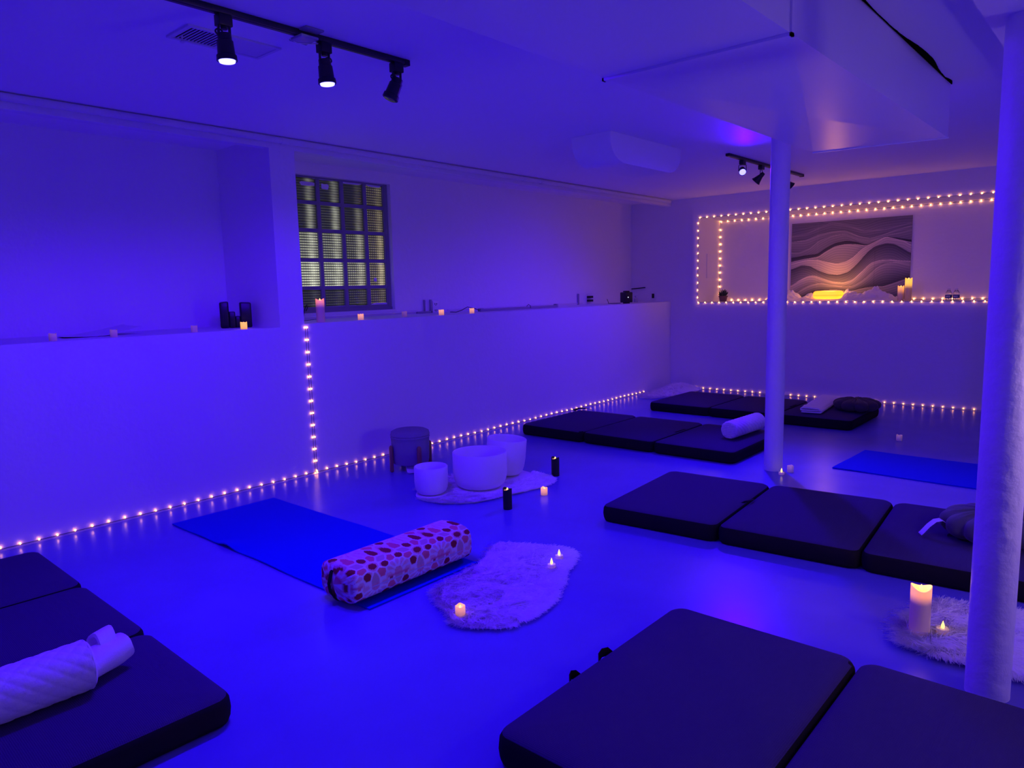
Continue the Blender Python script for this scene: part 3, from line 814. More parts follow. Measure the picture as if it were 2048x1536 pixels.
def bolster():
    L, W_, H = .735, .245, .165
    nu, nv = 250, 190
    rings_, tint = [], []
    stations = []
    for i in range(nu + 1):
        q = i / nu
        stations.append(q)
    V = []; UU = []; VV = []
    for q in stations:
        s = abs(2 * q - 1)
        # end caps: inset grows near the ends
        e = max(0.0, (s - .90) / .10)
        k = math.sqrt(max(1 - e ** 2.2, 0.0)) if e > 0 else 1.0
        k = max(k, .004)
        yy = (q - .5) * L * (1.0)
        for j in range(nv):
            a = 2 * PI * j / nv
            cx, sz = superell(a, .62)
            wob = 1 + .012 * noise.noise((q * 9, math.cos(a) * 2, math.sin(a) * 2)) + (.02 * math.sin(a * 26) * e if e > 0 else 0)
            z = H / 2 + sz * H / 2 * (.25 + .75 * k) * wob if e < .999 else H / 2
            V.append((cx * W_ / 2 * k * wob, yy, H / 2 + sz * H / 2 * k * wob))
            UU.append(q * L); VV.append(a / (2 * PI) * .66)
    n = nv
    F = []
    for i in range(nu):
        for j in range(n):
            F.append((i * n + j, i * n + (j + 1) % n, (i + 1) * n + (j + 1) % n, (i + 1) * n + j))
    F.append(tuple(range(n - 1, -1, -1))); F.append(tuple(nu * n + j for j in range(n)))
    t = thing('bolster', 'long star-patterned bolster lying on the end of the blue yoga mat', 'bolster', (-2.485, 2.045, .012), R_(0.5))
    o = mk('body', V, F, M['bolster'], t, ang=180)
    col = star_tint(np.array(UU), np.array(VV))
    # end caps use flat x-z coordinates so that the print is not smeared
    Va = np.array(V)
    endm = np.abs(np.array(UU) / L - .5) * 2 > .965
    col2 = star_tint(Va[:, 0] + .03, Va[:, 2] + .05)
    col[endm] = col2[endm]
    at = o.data.color_attributes.new('tint', 'FLOAT_COLOR', 'POINT')
    at.data.foreach_set('color', np.hstack([col, np.ones((len(col), 1))]).astype(np.float32).ravel())
    ring = []
    for k in range(97):
        a = 2 * PI * k / 96
        cx, sy = superell(a, .30)
        ring.append((cx * (W_ / 2 + .0005), sy * (L / 2 - .012), H * .40))
    mk('piping', *tube(ring, .0028, 6, False), M['piping'], t)
    # carrying strap down the near end
    P = [(-.012, -L / 2 + .030, H - .012), (-.014, -L / 2 + .004, H * .80), (-.016, -L / 2 - .010, H * .5), (-.010, -L / 2 - .008, H * .28), (-.004, -L / 2 + .012, .012), (-.004, -L / 2 + .02, .004)]
    V2, F2 = [], []
    for x, y, z in P:
        V2 += [(x - .009, y - .002, z), (x + .009, y - .002, z), (x + .009, y + .001, z), (x - .009, y + .001, z)]
    for i in range(len(P) - 1):
        for q in range(4): F2.append((i * 4 + q, i * 4 + (q + 1) % 4, i * 4 + 4 + (q + 1) % 4, i * 4 + 4 + q))
    F2 += [(3, 2, 1, 0), tuple(len(P) * 4 - 4 + i for i in range(4))]
    mk('carry_strap', V2, F2, M['mat_side'], t)
bolster()

# ------------------------------------------------------------------ quilted rolls, towels, cushions
def quilted(label, loc, L, r, rz, checker=False, group='white quilted roll pillows'):
    nu, nv = int(L / .004), 150
    t = thing('roll_pillow', label, 'pillow', loc, rz, group=group)
    R = []
    ends = [(.0, .25), (.0, .5), (.0, .75), (.0, .92), (.004, .985)]
    def bumpv(u, a):
        k = 2 * PI * r / 18
        s, c = u / .050, a / (2 * PI) * 11
        p_, q_ = s + c, s - c
        fx, fy = (p_ - math.floor(p_)) - .5, (q_ - math.floor(q_)) - .5
        return .0038 * max(0, 1 - (abs(fx) * 1.9) ** 2.4) ** .6 * max(0, 1 - (abs(fy) * 1.9) ** 2.4) ** .6
    def ring(y, rr, uu=None):
        o = []
        for j in range(nv):
            a = 2 * PI * j / nv
            b = bumpv(uu, a) if uu is not None else 0
            z = r + (rr + b) * math.sin(a)
            o.append(((rr + b) * math.cos(a), y, max(z, .0)))
        return o
    for d, k in ends: R.append(ring(d, r * k))
    for i in range(nu + 1): R.append(ring(.010 + (L - .02) * i / nu, r, L * i / nu))
    for d, k in ends[::-1]: R.append(ring(L - d, r * k))
    v, f = rings(R)
    mk('quilted_cover', v, f, M['white_cloth'], t, ang=180)
    mk('edge_piping', *tube([((r + .001) * math.cos(a), L - .008, r + (r + .001) * math.sin(a)) for a in np.linspace(0, 2 * PI, 49)], .0022, 6, False), M['white_cloth'], t)
    if checker:
        B = []
        for i in range(-5, 6):
            for j in range(-5, 6):
                x, z = i * .0135, j * .0135
                if x * x + z * z < (r * .90) ** 2:
                    B.append(xf(box(-.0055, .0055, -.0060, 0.001, -.0055, .0055, .0025), (x, 0, r + z)))
        mk('end_quilting', *join(*B), M['white_cloth'], t, ang=60)
    return t
MZ = .1135
quilted('white quilted roll pillow on the lower left mattress, a towel pushed in its end', (-2.385, .12, MZ), .60, .073, R_(-.5))
quilted('small white quilted roll pillow left of the slim column on the dark mattress', (-2.365, 5.215, MZ), .50, .066, R_(-2.5), True)

def ribbon(P, L, th, rz=0, nseg=10, wob=.004, seed=0, skew=0.0, taper=None):
    """a folded cloth: cross-section polyline P in (x, z) thickened, run along y"""
    P = [Vector((p[0], p[1])) for p in P]
    out = []
    n = len(P)
    nor = []
    for i in range(n):
        T = (P[min(i + 1, n - 1)] - P[max(i - 1, 0)]).normalized()
        nor.append(Vector((-T.y, T.x)))
    loop = [p + nn * th / 2 for p, nn in zip(P, nor)] + [p - nn * th / 2 for p, nn in list(zip(P, nor))[::-1]]
    R = []
    for k in range(nseg + 1):
        y = L * k / nseg
        s = taper(k / nseg) if taper else 1
        R.append([(p.x * s + skew * y + wob * noise.noise((p.x * 20, y * 9, seed)), y + wob * 2 * noise.noise((p.x * 12 + seed, p.y * 30, 4)), max(p.y + wob * noise.noise((p.x * 15, y * 12, seed + 3)), .0015)) for p in loop])
    return rings(R)
def arc(cx, cz, r, a0, a1, n=5):
    return [(cx + r * math.cos(a0 + (a1 - a0) * k / n), cz + r * math.sin(a0 + (a1 - a0) * k / n)) for k in range(n + 1)]
# towel coming out of the quilted roll
tw = thing('rolled_towel', 'plain white rolled towel sticking out of the quilted roll at lower left', 'towel', (-2.383, .690, MZ), R_(24))
sec = []
for k in range(46):
    a = -PI / 2 + k / 45 * 2 * PI * 1.6
    rr = .052 - .016 * k / 45
    sec.append((rr * 1.0 * math.cos(a), .062 + rr * .80 * math.sin(a)))
mk('towel_roll', *ribbon(sec, .165, .010, nseg=16, wob=.006, seed=4, taper=lambda q: 1 - .15 * q), M['white_cloth'], tw, ang=70)
sec2 = arc(-.002, .105, .030, PI, -.1 * PI, 10)
mk('folded_corner', *ribbon([(-.032, .075)] + sec2 + [(.03, .072)], .06, .010, nseg=8, wob=.005, seed=9), M['white_cloth'], tw, loc=(-.022, .085, -.006), ang=70)
# folded towel on the far mattress
sec = [(-.085, .008), (.07, .008)] + arc(.078, .017, .009, -PI / 2, PI / 2) + [(-.075, .026)] + arc(-.083, .035, .009, 1.5 * PI, PI / 2, 5)[0:] + [(-.05, .044), (.065, .042), (.075, .03)]
o = mk('folded_towel', *ribbon(sec, .86, .011, nseg=26, wob=.007, seed=2), M['white_cloth'], None, loc=(-2.245, 6.672, MZ), rz=R_(6), ang=70)
props(o, 'white folded towel beside the dark round cushion on the far mattress', 'towel')

def cushion(label, loc, r, h, lobes, m, rz=0, tag=False, group='round pleated cushions', tilt=0):
    t = thing('pleated_cushion', label, 'cushion', loc, rz, group=group)
    nv, nu = 144, 26
    R = []
    for i in range(nu + 1):
        ph = PI * i / nu
        rr, zz_ = max(math.sin(ph), 1e-4), -math.cos(ph)
        row = []
        for j in range(nv):
            a = 2 * PI * j / nv
            pl = abs(math.sin(a * lobes / 2)) ** .55
            fine = .10 * (math.sin(a * lobes * 4 + 1.3 * math.sin(a * 3)) * .5 + .5) * math.exp(-((rr - .55) / .25) ** 2)
            k = 1 - .17 * (1 - pl) * rr ** 2
            zq = math.copysign(abs(zz_) ** .8, zz_) * h / 2 * (.72 + .28 * pl - fine * (zz_ > 0))
            dip = -.10 * h * math.exp(-(rr / .2) ** 2) * (1 if zz_ > 0 else 0)
            x, y = r * k * rr ** .85 * math.cos(a), r * k * rr ** .85 * math.sin(a)
            row.append((x, y, h / 2 + max(zq + dip, -h / 2 * .80) + tilt * x))
        R.append(row)
    zmin = min(p[2] for q in R for p in q)
    R = [[(x, y, z - zmin) for x, y, z in q] for q in R]
    mk('cover', *rings(R), m, t, ang=180)
    mk('centre_button', *lathe([(0, h * .84 - zmin * .0), (.018, h * .845), (.022, h * .855), (.012, h * .868), (0, h * .87)], 20), m, t)
    if tag:
        P = [(-r * .93, .0, h * .42), (-r * 1.02, .0, h * .50), (-r * 1.14, .0, h * .46), (-r * 1.26, 0, h * .30), (-r * 1.38, 0, h * .08), (-r * 1.42, 0, .003)]
        V, F = [], []
        for x, y, z in P:
            V += [(x, y - .022, z), (x, y + .022, z), (x, y + .022, z + .0015), (x, y - .022, z + .0015)]
        for i in range(len(P) - 1):
            for q in range(4): F.append((i * 4 + q, i * 4 + (q + 1) % 4, i * 4 + 4 + (q + 1) % 4, i * 4 + 4 + q))
        F += [(3, 2, 1, 0), tuple(len(P) * 4 - 4 + i for i in range(4))]
        mk('care_tag', V, F, M['paper'], t, ang=60, rz=R_(18))
    return t
cushion('dark grey pleated cushion with a white tag, half hidden behind the near column', (-.470, 3.865, MZ), .215, .15, 11, M['grey_cloth'], R_(12), True)
cushion('dark round pleated cushion beside the white folded towel on the far mattress', (-1.975, 7.085, MZ), .205, .125, 9, M['dark_cloth'], 0)
# ------------------------------------------------------------------ candles
def votive(label, loc, r, h, m, lit=False, group=None, wick=True, sides=0):
    t = thing('votive_candle', label, 'candle', loc, 0, group=group)
    n = 40
    prof = [(r * .93, 0), (r, .003), (r, h * .9), (r * .97, h), (r * .82, h - .002), (r * .74, h - .008), (r * .3, h - .011), (0, h - .011)]
    v, f = lathe(prof, n)
    out = []
    for i, (x, y, z) in enumerate(v):
        a = math.atan2(y, x)
        if z > h * .95: z += .0022 * math.sin(3 * a + loc[0] * 9) + .0012 * math.sin(5 * a + 1)
        if sides:
            q = math.cos(PI / sides) / math.cos((a % (2 * PI / sides)) - PI / sides)
            x *= .5 + .5 * q * 1.06; y *= .5 + .5 * q * 1.06
        out.append((x, y, z))
    mk('wax_body', out, f, m, t, ang=50)
    if wick:
        mk('flame', *xf(lathe([(0, 0), (.0035, .002), (.0042, .006), (.0025, .011), (0, .0145)], 12), (0, 0, h - .0112)), M['flame'] if lit else M['tea'], t)
    return t
def pillar(label, loc, r, h, m, lit=True, black=False, rot=0.0, group=None):
    t = thing('pillar_candle', label, 'candle', loc, rot, group=group)
    prof = [(r * .97, 0), (r, .003)] + [(r, h * k / 8) for k in range(1, 8)] + [(r, h), (r * .93, h + .001), (r * .86, h - .003), (r * .78, h - .012), (r * .5, h - .018), (0, h - .020)]
    v, f = lathe(prof, 48)
    out = []
    for x, y, z in v:
        if z > h * .9 and math.hypot(x, y) > r * .7: z += r * .22 * math.cos(2 * math.atan2(y, x)) - r * .10
        out.append((x, y, z))
    mk('wax_body', out, f, m, t, ang=50)
    if black:
        mk('glow_well', *lathe([(0, h - .0195), (r * .5, h - .0175), (r * .76, h - .0115), (r * .74, h - .010), (r * .45, h - .015), (0, h - .0165)], 30), M['amber'], t)
    mk('flame', *xf(lathe([(0, 0), (.004, .002), (.0065, .008), (.005, .015), (.002, .021), (0, .024)], 14), (0, 0, h - .0175)), M['flame'], t)
    return t
def tealight(label, loc, r=.019, group=None):
    t = thing('tealight', label, 'candle', loc, 0, group=group)
    mk('cup', *lathe([(r * .9, 0), (r, .002), (r, .013), (r * .94, .016), (r * .8, .0145), (r * .3, .0165), (0, .0165)], 32), M['tea'], t)
    mk('flame', *xf(lathe([(0, 0), (.0036, .001), (.0062, .007), (.0055, .013), (.003, .021), (.001, .028), (0, .030)], 14), (0, 0, .0155)), M['flame'], t)
    return t
GV, GT = 'small white votive candles', 'flameless tealights'
FZ = .016
pillar('black pillar candle with a small flame, standing in front of the singing bowls', (-2.79, 3.125, 0), .027, .125, M['blackwax'], black=True, group='black pillar candles')
pillar('black pillar candle with a small flame, standing behind the fur rug of the bowls', (-3.03, 3.90, 0), .028, .130, M['blackwax'], black=True, group='black pillar candles')
votive('glowing cream votive candle on bare floor right of the bowl rug', (-2.80, 3.485, 0), .0215, .047, M['wax_lit'], True, GV)
tealight('lit tealight at the foot of the slim column', (-1.808, 4.83, 0), group=GT)
votive('unlit white votive candle next to the tealight at the slim column', (-1.785, 4.93, 0), .0215, .045, M['wax_white'], group=GV, wick=False)
votive('unlit white votive candle alone on the floor before the far end wall', (-1.455, 6.42, 0), .0225, .046, M['wax_white'], group=GV, wick=False)
votive('glowing six-sided votive candle on the fur rug near the bolster', (-1.985, 1.925, FZ), .0205, .037, M['wax_lit'], True, GV, sides=6)
tealight('lit tealight on the fur rug by the bolster, nearer of the two tealights there', (-2.0, 2.535, FZ), group=GT)
tealight('lit tealight on the fur rug by the bolster, farther of the two tealights there', (-2.04, 2.645, FZ), group=GT)
pillar('tall cream pillar candle with glowing orange top on the shaggy rug', (-.553, 2.865, .012), .0345, .182, M['pillar_floor'], rot=R_(20))
light('candle_glow', 'POINT', (-.553, 2.865, .23), .25, (1, .45, .12), None, .02)
tealight('lit tealight beside the tall cream candle on the shaggy rug', (-.487, 2.915, .016), .0215, group=GT)
# left ledge
votive('dull votive candle on the left ledge, leftmost of the row', (-4.52, 1.354, LZ1), .0195, .041, M['wax_dim'], group=GV, wick=False)
votive('dull votive candle on the left ledge in front of the curled sheet', (-4.52, 1.668, LZ1), .0195, .043, M['wax_dim'], group=GV, wick=False)
votive('dull votive candle on the left ledge halfway between sheet and black device', (-4.52, 2.144, LZ1), .0195, .041, M['wax_dim'], group=GV, wick=False)
votive('bright amber votive candle in front of the black device on the left ledge', (-4.52, 2.479, LZ1), .0215, .046, M['wax_amber'], True, GV)
# ledge under the window
pillar('tall pink pillar candle with orange glowing top on the window ledge', (-4.56, 3.107, LZ2), .031, .168, M['pillar_sill'], rot=R_(70))
votive('lit orange votive candle below the window, right of the tall pink candle', (-4.56, 3.467, LZ2), .0225, .044, M['wax_lit'], True, GV)
votive('dim unlit votive candle on the window ledge between two lit ones', (-4.66, 3.99, LZ2), .022, .044, M['wax_dim'], group=GV, wick=False)
votive('lit orange votive candle on the ledge beside the white wall outlet', (-4.56, 4.317, LZ2), .0225, .045, M['wax_lit'], True, GV)
votive('lit orange votive candle on the ledge before the long cable strip', (-4.56, 4.691, LZ2), .0215, .044, M['wax_lit'], True, GV)

# ------------------------------------------------------------------ things on the left ledge
# curled sheet of paper
nu, nv = 24, 10
T = []
for j in range(nv + 1):
    for i in range(nu + 1):
        x, y = i / nu, j / nv
        z = .042 * (x ** 1.6) + .010 * math.sin(x * 5 + y * 2) * y + .012 * (1 - y) * x
        T.append((-.13 + .24 * y - .06 * x * (1 - y), .40 * x - .04 * y * (1 - x), max(z, .0)))
nT = len(T); w_ = nu + 1
V = [(x, y, z + .0022) for x, y, z in T] + [(x, y, z + .0006) for x, y, z in T]
F = []
for j in range(nv):
    for i in range(nu):
        a = j * w_ + i
        F += [(a, a + 1, a + w_ + 1, a + w_), (nT + a, nT + a + w_, nT + a + w_ + 1, nT + a + 1)]
edge = [i for i in range(nu)] + [nu + w_ * j for j in range(nv)] + [nv * w_ + i for i in range(nu, 0, -1)] + [w_ * j for j in range(nv, 0, -1)]
for k in range(len(edge)):
    a, b = edge[k], edge[(k + 1) % len(edge)]
    F.append((a, nT + a, nT + b, b))
props(mk('paper_sheet', V, F, M['white_cloth'], None, loc=(-4.80, 1.50, LZ1)), 'white curled sheet lying on the left ledge behind the dull votives', 'paper')
# black device with two upright blocks
dv = thing('tabletop_speaker', 'black device with two upright blocks in the corner of the left ledge', 'speaker', (-4.80, 2.575, LZ1), R_(-26))
def tower(y0, y1, h, tl):
    v, f = box(-.055, .055, y0, y1, 0, h, .010)
    return [(x, y, z + tl * (y - y0) * (z > h * .5)) for x, y, z in v], f
mk('left_block', *tower(-.10, -.042, .178, .10), M['blackplastic'], dv, ang=40)
mk('right_block', *tower(.030, .105, .176, -.05), M['blackplastic'], dv, ang=40)
mk('middle_block', *join(box(-.05, .05, -.042, -.002, 0, .112, .006), box(-.05, .045, -.002, .03, 0, .080, .006)), M['blackplastic'], dv, ang=40)
mk('grooves', *join(*[box(.054, .0565, -.092 + .012 * k, -.089 + .012 * k, .02, .15) for k in range(4)]), M['black'], dv, smooth=False)
# cord by the pilaster
pc = mk('power_cord', *tube([(-5.10, 3.31, 1.088), (-5.10, 3.322, 1.15), (-5.10, 3.34, 1.19), (-5.10, 3.352, 1.203), (-5.10, 3.358, 1.19), (-5.10, 3.350, 1.17), (-5.10, 3.338, 1.152)], .004, 8), M['blackplastic'])
props(pc, 'black cord looped beside the pilaster at the window corner', 'cord')
pc2 = mk('power_cord', *tube([(-4.80, 3.0, LZ2 + .004), (-4.83, 3.10, LZ2 + .004), (-4.84, 3.18, LZ2 + .007), (-4.82, 3.24, LZ2 + .012), (-4.85, 3.28, LZ2 + .007)], .002, 6), M['blackplastic'])
props(pc2, 'thin dark cord lying on the ledge behind the tall pink candle', 'cord')
rw = thing('cable_raceway', 'white cable raceway along the ledge below the window', 'cable cover', (0, 0, 0))
mk('channel', *join(box(XB + .001, XB + .016, 3.0, 4.55, LZ2 + .012, LZ2 + .030, .002), box(XB + .001, XB + .012, 4.95, 7.2, LZ2 + .012, LZ2 + .024, .002)), M['pipe'], rw, ang=30)
mk('riser', *join(box(XB + .001, XB + .022, 4.645, 4.655, LZ2 + .001, LZ2 + .125, .003), box(XB + .001, XB + .022, 4.72, 4.74, LZ2 + .001, LZ2 + .125, .003), box(XB + .001, XB + .022, 4.55, 4.74, LZ2 + .001, LZ2 + .018, .003)), M['greyplastic'], rw, ang=30)
def outlet(label, y, z, plugs=False, x=XB, ry=0.0, holes=True):
    t = thing('wall_outlet', label, 'outlet', (x, y, z), ry, group='white wall outlets')
    mk('plate', *box(0, .006, -.042, .042, -.060, .060, .003), M['plastic_white'], t, ang=30)
    if holes:
        mk('slots', *join(*[box(.006, .0068, a - .004, a + .004, b - .007, b + .007) for a in (-.011, .011) for b in (-.030, .030)], *[box(.006, .0068, -.004, .004, b - .02, b - .013) for b in (-.026, .034)]), M['blackplastic'], t, smooth=False)
    if plugs:
        for b in (-.022, .022):
            mk('plug', *box(.006, .045, -.040, .045, b - .013, b + .013, .004), M['blackplastic'], t, ang=30)
    return t
outlet('white wall outlet right of the window, two empty sockets', 4.80, 1.135)
outlet('white wall outlet with two black plugs left of the black cube', 7.33, 1.148, True, holes=False)
mk_r = mk('raceway_upright', *box(XB + .001, XB + .02, 7.10, 7.12, LZ2 + .001, LZ2 + .13, .003), M['greyplastic'], rw, ang=30)
cs = thing('cable_strip', 'long flat dark strip lying on the ledge between votive and plugged outlet', 'strip', (-4.80, 5.05, LZ2), R_(0))
mk('bar', *box(-.018, .018, .0, 1.18, 0.0, .024, .004), M['greyplastic'], cs, ang=30)
mk('end_block', *join(box(-.021, .021, -.012, .03, 0, .030, .004), box(-.021, .021, 1.165, 1.195, 0, .036, .004)), M['greyplastic'], cs, ang=30)
mk('cord', *tube([(0, -.012, .014), (.0, -.08, .034), (-.02, -.15, .05), (-.05, -.20, .02), (-.1, -.22, .004), (-.2, -.2, .004)], .0035, 6), M['cable'], cs)
mk('tie', *tube([(-.02, .72, .01), (-.02, .72, .03), (0, .725, .045), (.02, .73, .03), (.02, .73, .01)], .003, 6), M['cable'], cs)
cb = thing('cube_speaker', 'black cube device with a white light at the far end of the ledge', 'speaker', (-4.75, 7.555, LZ2), R_(-25))
mk('housing', *join(box(-.055, .055, -.055, .055, .012, .135, .008), box(-.03, .03, -.03, .03, .135, .152, .006)), M['blackplastic'], cb, ang=40)
mk('base', *box(-.03, .03, -.03, .03, 0, .012, .002), M['black'], cb, ang=40)
mk('indicator', *xf(sphere((0, 0, 0), .005, 8, 6), (.055, -.010, .075)), M['led'], cb)
mk('power_cord', *tube([(-.05, -.05, .006), (-.12, -.12, .004), (-.20, -.13, .004), (-.28, -.08, .012), (-.36, -.05, .05)], .004, 6), M['blackplastic'], cb)
jr = mk('glass_jar', *lathe([(.0, 0), (.022, 0), (.024, .004), (.024, .045), (.014, .055), (.014, .066), (.016, .068), (.016, .08), (0, .08)], 20), M['clear'], None, loc=(-4.95, 8.10, LZ2))
props(jr, 'tiny clear jar on the ledge end beside the black cube', 'jar')
sh = thing('wall_bracket', 'thin dark bar sticking out from the end wall above the jar', 'bracket', (-5.035, YB2, 1.258))
mk('bar', *xf(box(-.10, .10, -.022, .0, -.006, .006, .002), (0, 0, 0), Matrix.Rotation(R_(-4), 3, 'Y')), M['blackplastic'], sh, ang=30)
th = thing('thermostat', 'small white wall plate with a dark screen at the ledge end', 'thermostat', (-4.817, YB2, 1.156))
mk('plate', *box(-.036, .036, -.012, 0, -.055, .055, .004), M['plastic_white'], th, ang=30)
mk('screen', *box(-.018, .018, -.014, -.0115, -.028, .030, .001), M['blackplastic'], th, ang=30)

# ------------------------------------------------------------------ the niche
pt = thing('potted_succulent', 'small spiky succulent in a dark pot at the left end of the niche', 'plant', (-4.03, 8.66, NZ0))
mk('pot', *lathe([(.034, 0), (.040, .004), (.050, .055), (.056, .056), (.056, .070), (.048, .070), (.045, .060), (0, .060)], 28), M['terracotta'], pt, ang=40)
V, F = [], []
for k in range(26):
    a = k * 2.399; tilt = .15 + .95 * (k / 26); L_ = .085 - .02 * (k / 26)
    p0 = Vector((.008 * math.cos(a), .008 * math.sin(a), .058))
    d = Vector((math.sin(tilt) * math.cos(a), math.sin(tilt) * math.sin(a), math.cos(tilt)))
    v, f = tube([p0, p0 + d * L_ * .45, p0 + d * L_ * .8 + Vector((0, 0, .006)), p0 + d * L_ + Vector((0, 0, .013))], [.006, .009, .006, .0008], 6)
    V, F = join((V, F), (v, f))
mk('leaves', V, F, M['leaf'], pt)
ap = thing('access_panel', 'flat white access panel on the left inner side of the niche', 'panel', (NX0, 8.64, 1.515))
mk('panel', *box(0, .010, -.145, .145, -.15, .15, .003), M['wall'], ap, ang=30)

def tapestry():
    x0, x1, z0, z1 = -3.265, -1.978, 1.085, 1.977
    nx, nz = 380, 280
    u, v = np.meshgrid(np.linspace(0, 1, nx + 1), np.linspace(0, 1, nz + 1))   # v from the top down
    def curve(pts):
        px_, py_ = zip(*pts)
        c = np.interp(u, px_, py_)
        return c
    def sm(pts):
        xs = np.linspace(-.05, 1.05, 400)
        c = np.interp(xs, *zip(*pts))
        k = np.hanning(31); k /= k.sum()
        c = np.convolve(np.pad(c, 15, mode='edge'), k, 'valid')
        return np.interp(u, xs, c)
    def Q(*P):
        return [((x - 108) / 1115, (y - (130 - 82 * (x - 108) / 1115)) / (650 + 40 * (x - 108) / 1115)) for x, y in P]
    Ls = [  # upper edges of the ribbons from top to bottom, tone at the edge, tone further down
        (Q((108, -60), (1225, -60)), .34, .28),
        (Q((110, 190), (250, 165), (400, 118), (600, 98), (750, 118), (950, 75), (1225, 62)), .24, .34),
        (Q((110, 240), (250, 215), (400, 150), (500, 112), (640, 130), (800, 180), (1000, 165), (1225, 105)), .36, .26),
        (Q((110, 285), (250, 265), (380, 215), (500, 190), (640, 180), (760, 225), (860, 240), (960, 215), (1080, 170), (1225, 130)), .46, .30),
        (Q((110, 375), (180, 375), (300, 330), (380, 270), (500, 225), (640, 205), (760, 250), (860, 265), (1000, 215), (1100, 195), (1225, 160)), .42, .30),
        (Q((110, 420), (250, 395), (370, 380), (450, 330), (540, 285), (640, 265), (740, 272), (830, 298), (1000, 222), (1225, 250)), .07, .14),
        (Q((110, 455), (250, 425), (380, 405), (450, 360), (540, 312), (640, 294), (740, 292), (830, 304), (1000, 224), (1225, 270)), .56, .34),
        (Q((110, 470), (250, 438), (380, 428), (460, 448), (560, 460), (650, 440), (720, 400), (790, 330), (840, 308), (1000, 226), (1100, 226), (1225, 295)), .66, .54),
        (Q((110, 520), (220, 480), (300, 485), (380, 520), (480, 550), (580, 555), (680, 525), (760, 450), (830, 370), (900, 310), (1000, 280), (1080, 285), (1150, 320), (1225, 360)), .12, .34),
        (Q((110, 665), (200, 610), (290, 570), (350, 565), (430, 590), (530, 615), (640, 620), (720, 590), (800, 520), (870, 450), (940, 425), (1030, 415), (1225, 425)), .68, .30),
        (Q((110, 770), (200, 700), (300, 650), (400, 628), (500, 640), (620, 652), (720, 646), (800, 600), (870, 545), (930, 485), (1000, 448), (1100, 434), (1225, 452)), .52, .12),
        (Q((110, 830), (240, 780), (330, 720), (430, 690), (560, 680), (700, 690), (860, 650), (1000, 640), (1225, 560)), .46, .12),
    ]
    H = [sm(p) for p, a, b in Ls]
    for k in range(1, len(H)): H[k] = np.maximum(H[k], H[k - 1] + .002)
    tone = np.zeros_like(u)
    for k in range(len(Ls)):
        nxt = H[k + 1] if k + 1 < len(Ls) else np.full_like(u, 1.3)
        t_ = np.clip((v - H[k]) / np.maximum(np.maximum(nxt - H[k], .02), .05), 0, 1)
        a, b = Ls[k][1], Ls[k][2]
        val = a + (b - a) * t_ ** .8
        lines = .5 + .5 * np.sin((v - H[k]) * 210 + 6 * np.sin(u * 7 + k) + k)
        val = val * (.80 + .26 * lines * (1 - .4 * t_))
        val = np.where((v - H[k]) < .006, val * 1.25, val)
        tone = np.where(v >= H[k], val, tone)
    tone *= 1 + .10 * np.exp(-((u - .235) / .0025) ** 2) - .18 * np.exp(-((u - .72) / .0025) ** 2) * (v > .4) + .10 * np.exp(-((v - .51) / .003) ** 2)
    warm = np.clip((tone - .12) / .5, 0, 1)[..., None]
    colr = tone[..., None] * (np.array((.72, .74, .98)) * (1 - warm) + np.array((1.0, .90, .80)) * warm)
    X = x0 + (x1 - x0) * u; Z = z1 + (z0 - z1) * v
    fold = .0015 * np.sin(u * 2 * PI * 1.5 + .5) + .002 * np.exp(-((u - .235) / .02) ** 2) - .002 * np.exp(-((u - .72) / .02) ** 2)
    Yf = np.full_like(u, NY - .006) - .003 + fold * .6
    n = (nx + 1) * (nz + 1)
    Vt = np.concatenate([np.stack([X, Yf, Z], -1).reshape(-1, 3), np.stack([X, np.full_like(u, NY - .0015), Z], -1).reshape(-1, 3)])
    i, j = np.meshgrid(np.arange(nx), np.arange(nz))
    a = (j * (nx + 1) + i).ravel()
    Fq = np.stack([a, a + nx + 1, a + nx + 2, a + 1], 1)
    ed = [k for k in range(nx)] + [nx + (nx + 1) * k for k in range(nz)] + [nz * (nx + 1) + k for k in range(nx, 0, -1)] + [(nx + 1) * k for k in range(nz, 0, -1)]
    Fe = [(ed[k], ed[(k + 1) % len(ed)], n + ed[(k + 1) % len(ed)], n + ed[k]) for k in range(len(ed))]
    me = bpy.data.meshes.new('wall_tapestry')
    me.from_pydata(Vt.tolist(), [], Fq.tolist() + Fe)
    me.materials.append(M['tapestry'])
    at = me.color_attributes.new('tint', 'FLOAT_COLOR', 'POINT')
    c4 = np.concatenate([colr.reshape(-1, 3)] * 2)
    at.data.foreach_set('color', np.hstack([c4, np.ones((len(c4), 1))]).astype(np.float32).ravel())
    o = bpy.data.objects.new('wall_tapestry', me); COL.objects.link(o)
    props(o, 'cloth tapestry of dark flowing waves hanging in the niche', 'tapestry')
tapestry()

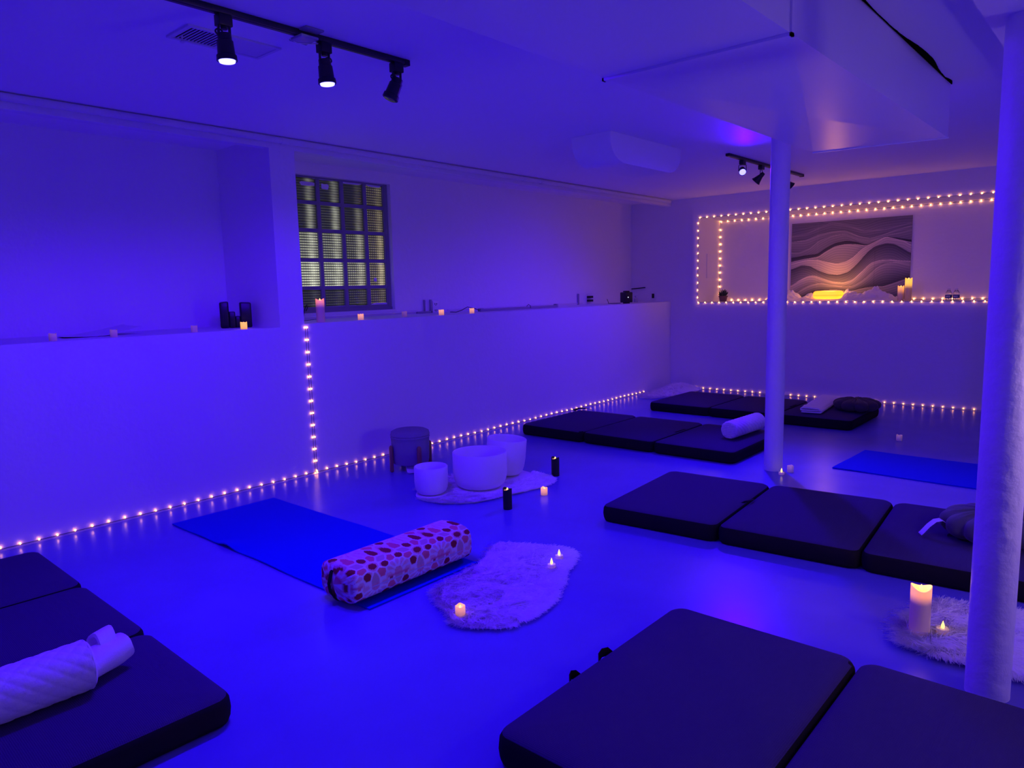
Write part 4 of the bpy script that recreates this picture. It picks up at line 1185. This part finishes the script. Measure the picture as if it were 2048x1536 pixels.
# fluffy blanket spread on the niche shelf
def blanket():
    nx, ny = 150, 60
    x0, x1, y0, y1 = -3.40, -2.02, YB + .004, NY - .03
    V, B = [], []
    for j in range(ny + 1):
        for i in range(nx + 1):
            u, q = i / nx, j / ny
            x = x0 + (x1 - x0) * u + .02 * noise.noise((u * 9, q * 5, 1)); y = y0 + (y1 - y0) * q
            e = min(1, min(u, 1 - u) / .05) * min(1, (q + .15) / .3) * min(1, (1 - q) / .05 + .2)
            hh = .018 + .055 * max(0, noise.noise((u * 7, q * 3.2, 4.4)) + .25) + .03 * abs(noise.noise((u * 16, q * 7, 2))) + .012 * noise.noise((u * 60, q * 30, 3))
            hh += .045 * math.exp(-((u - .62) / .08) ** 2 - ((q - .75) / .2) ** 2) + .045 * math.exp(-((u - .83) / .05) ** 2 - ((q - .7) / .22) ** 2) - .01 * math.exp(-((u - .50) / .12) ** 2 - ((q - .45) / .3) ** 2)
            hh *= .35 + .65 * min(1, q * 1.8)
            hh *= 1.5
            mk_ = max(0, 1 - max(abs(x + 2.728) / .19, abs(y - 8.55) / .11) ** 8)
            hh = hh * (1 - mk_) + min(hh, .024) * mk_
            if y < 8.47: hh = hh * (1 - math.exp(-((x + 2.728) / .2) ** 6)) + min(hh, .016) * math.exp(-((x + 2.728) / .2) ** 6)
            V.append((x, min(y, NY - .02), NZ0 + max(.004, hh * e))); B.append((x, min(y, NY - .02), NZ0 + .0008))
    n = len(V); w_ = nx + 1; F = []
    for j in range(ny):
        for i in range(nx):
            a = j * w_ + i
            F += [(a, a + 1, a + w_ + 1, a + w_), (n + a, n + a + w_, n + a + w_ + 1, n + a + 1)]
    ed = [k for k in range(nx)] + [nx + w_ * k for k in range(ny)] + [ny * w_ + k for k in range(nx, 0, -1)] + [w_ * k for k in range(ny, 0, -1)]
    for k in range(len(ed)):
        a, b = ed[k], ed[(k + 1) % len(ed)]
        F.append((a, n + a, n + b, b))
    o = mk('fluffy_blanket', V + B, F, M['white_cloth'], None, ang=180)
    props(o, 'rumpled white fluffy blanket spread on the niche shelf under the tapestry', 'blanket')
blanket()
lp = thing('pebble_lamp', 'glowing yellow pebble-shaped lamp on the white blanket in the niche', 'lamp', (-2.728, 8.55, NZ0 + .029), R_(0))
def pebble(z0, z1, dz):
    pr = []
    for k in range(9):
        q = k / 8
        pr.append((.045 * (1 - math.sin(q * PI / 2)) if dz > 0 else .045 * (1 - math.cos((1 - q) * 0 + q * PI / 2)) , z0 + (z1 - z0) * q))
    return pr
up_ = [(.0, .040), (.0, .046), (.002, .058), (.006, .068), (.013, .077), (.024, .083), (.040, .085)]
dn_ = [(.040, .0), (.022, .002), (.011, .008), (.005, .016), (.001, .028), (.0, .034)]
mk('lower_shell', *loft(.325, .17, .08, dn_, n=8), M['lampyellow'], lp)
mk('upper_shell', *loft(.325, .17, .08, up_, n=8), M['lampyellow'], lp)
mk('seam', *loft(.318, .163, .077, [(0, .0335), (0, .0405)], n=8), M['lampseam'], lp)
light('lamp_glow', 'POINT', (-2.728, 8.60, NZ0 + .20), 3.0, (1.0, .36, .07), None, .05)
pillar('taller cream pillar candle with yellow glowing top in the niche', (-1.912, 8.52, NZ0), .034, .235, M['pillar_niche'])
pillar('shorter cream pillar candle beside the taller one in the niche', (-1.985, 8.53, NZ0), .030, .155, M['pillar_nicheb'])
for lx, lb in ((-1.555, 'left one of the two small water bottles in the niche'), (-1.487, 'right one of the two small water bottles in the niche')):
    t = thing('water_bottle', lb, 'bottle', (lx, 8.60, NZ0), group='small water bottles in the niche')
    mk('bottle_body', *lathe([(0, .002), (.026, 0), (.031, .004), (.031, .060), (.031, .066), (.026, .082), (.015, .100), (.0125, .106), (0, .106)], 28), M['bottle'], t)
    mk('bottle_label', *lathe([(.0305, .022), (.0318, .022), (.0318, .056), (.0305, .056)], 28), M['bottlelabel'], t)
    mk('label_print', *join(*[xf(box(-.004, .004, -.0005, .0005, -.006, .006), (.0320 * math.sin(a), -.0320 * math.cos(a), .040), Matrix.Rotation(a, 3, 'Z')) for a in (-.5, -.1, .35)]), M['plastic_white'], t, smooth=False)
    mk('cap', *lathe([(.0135, .1062), (.0145, .107), (.0145, .120), (.013, .122), (0, .122)], 20), M['plastic_white'], t)
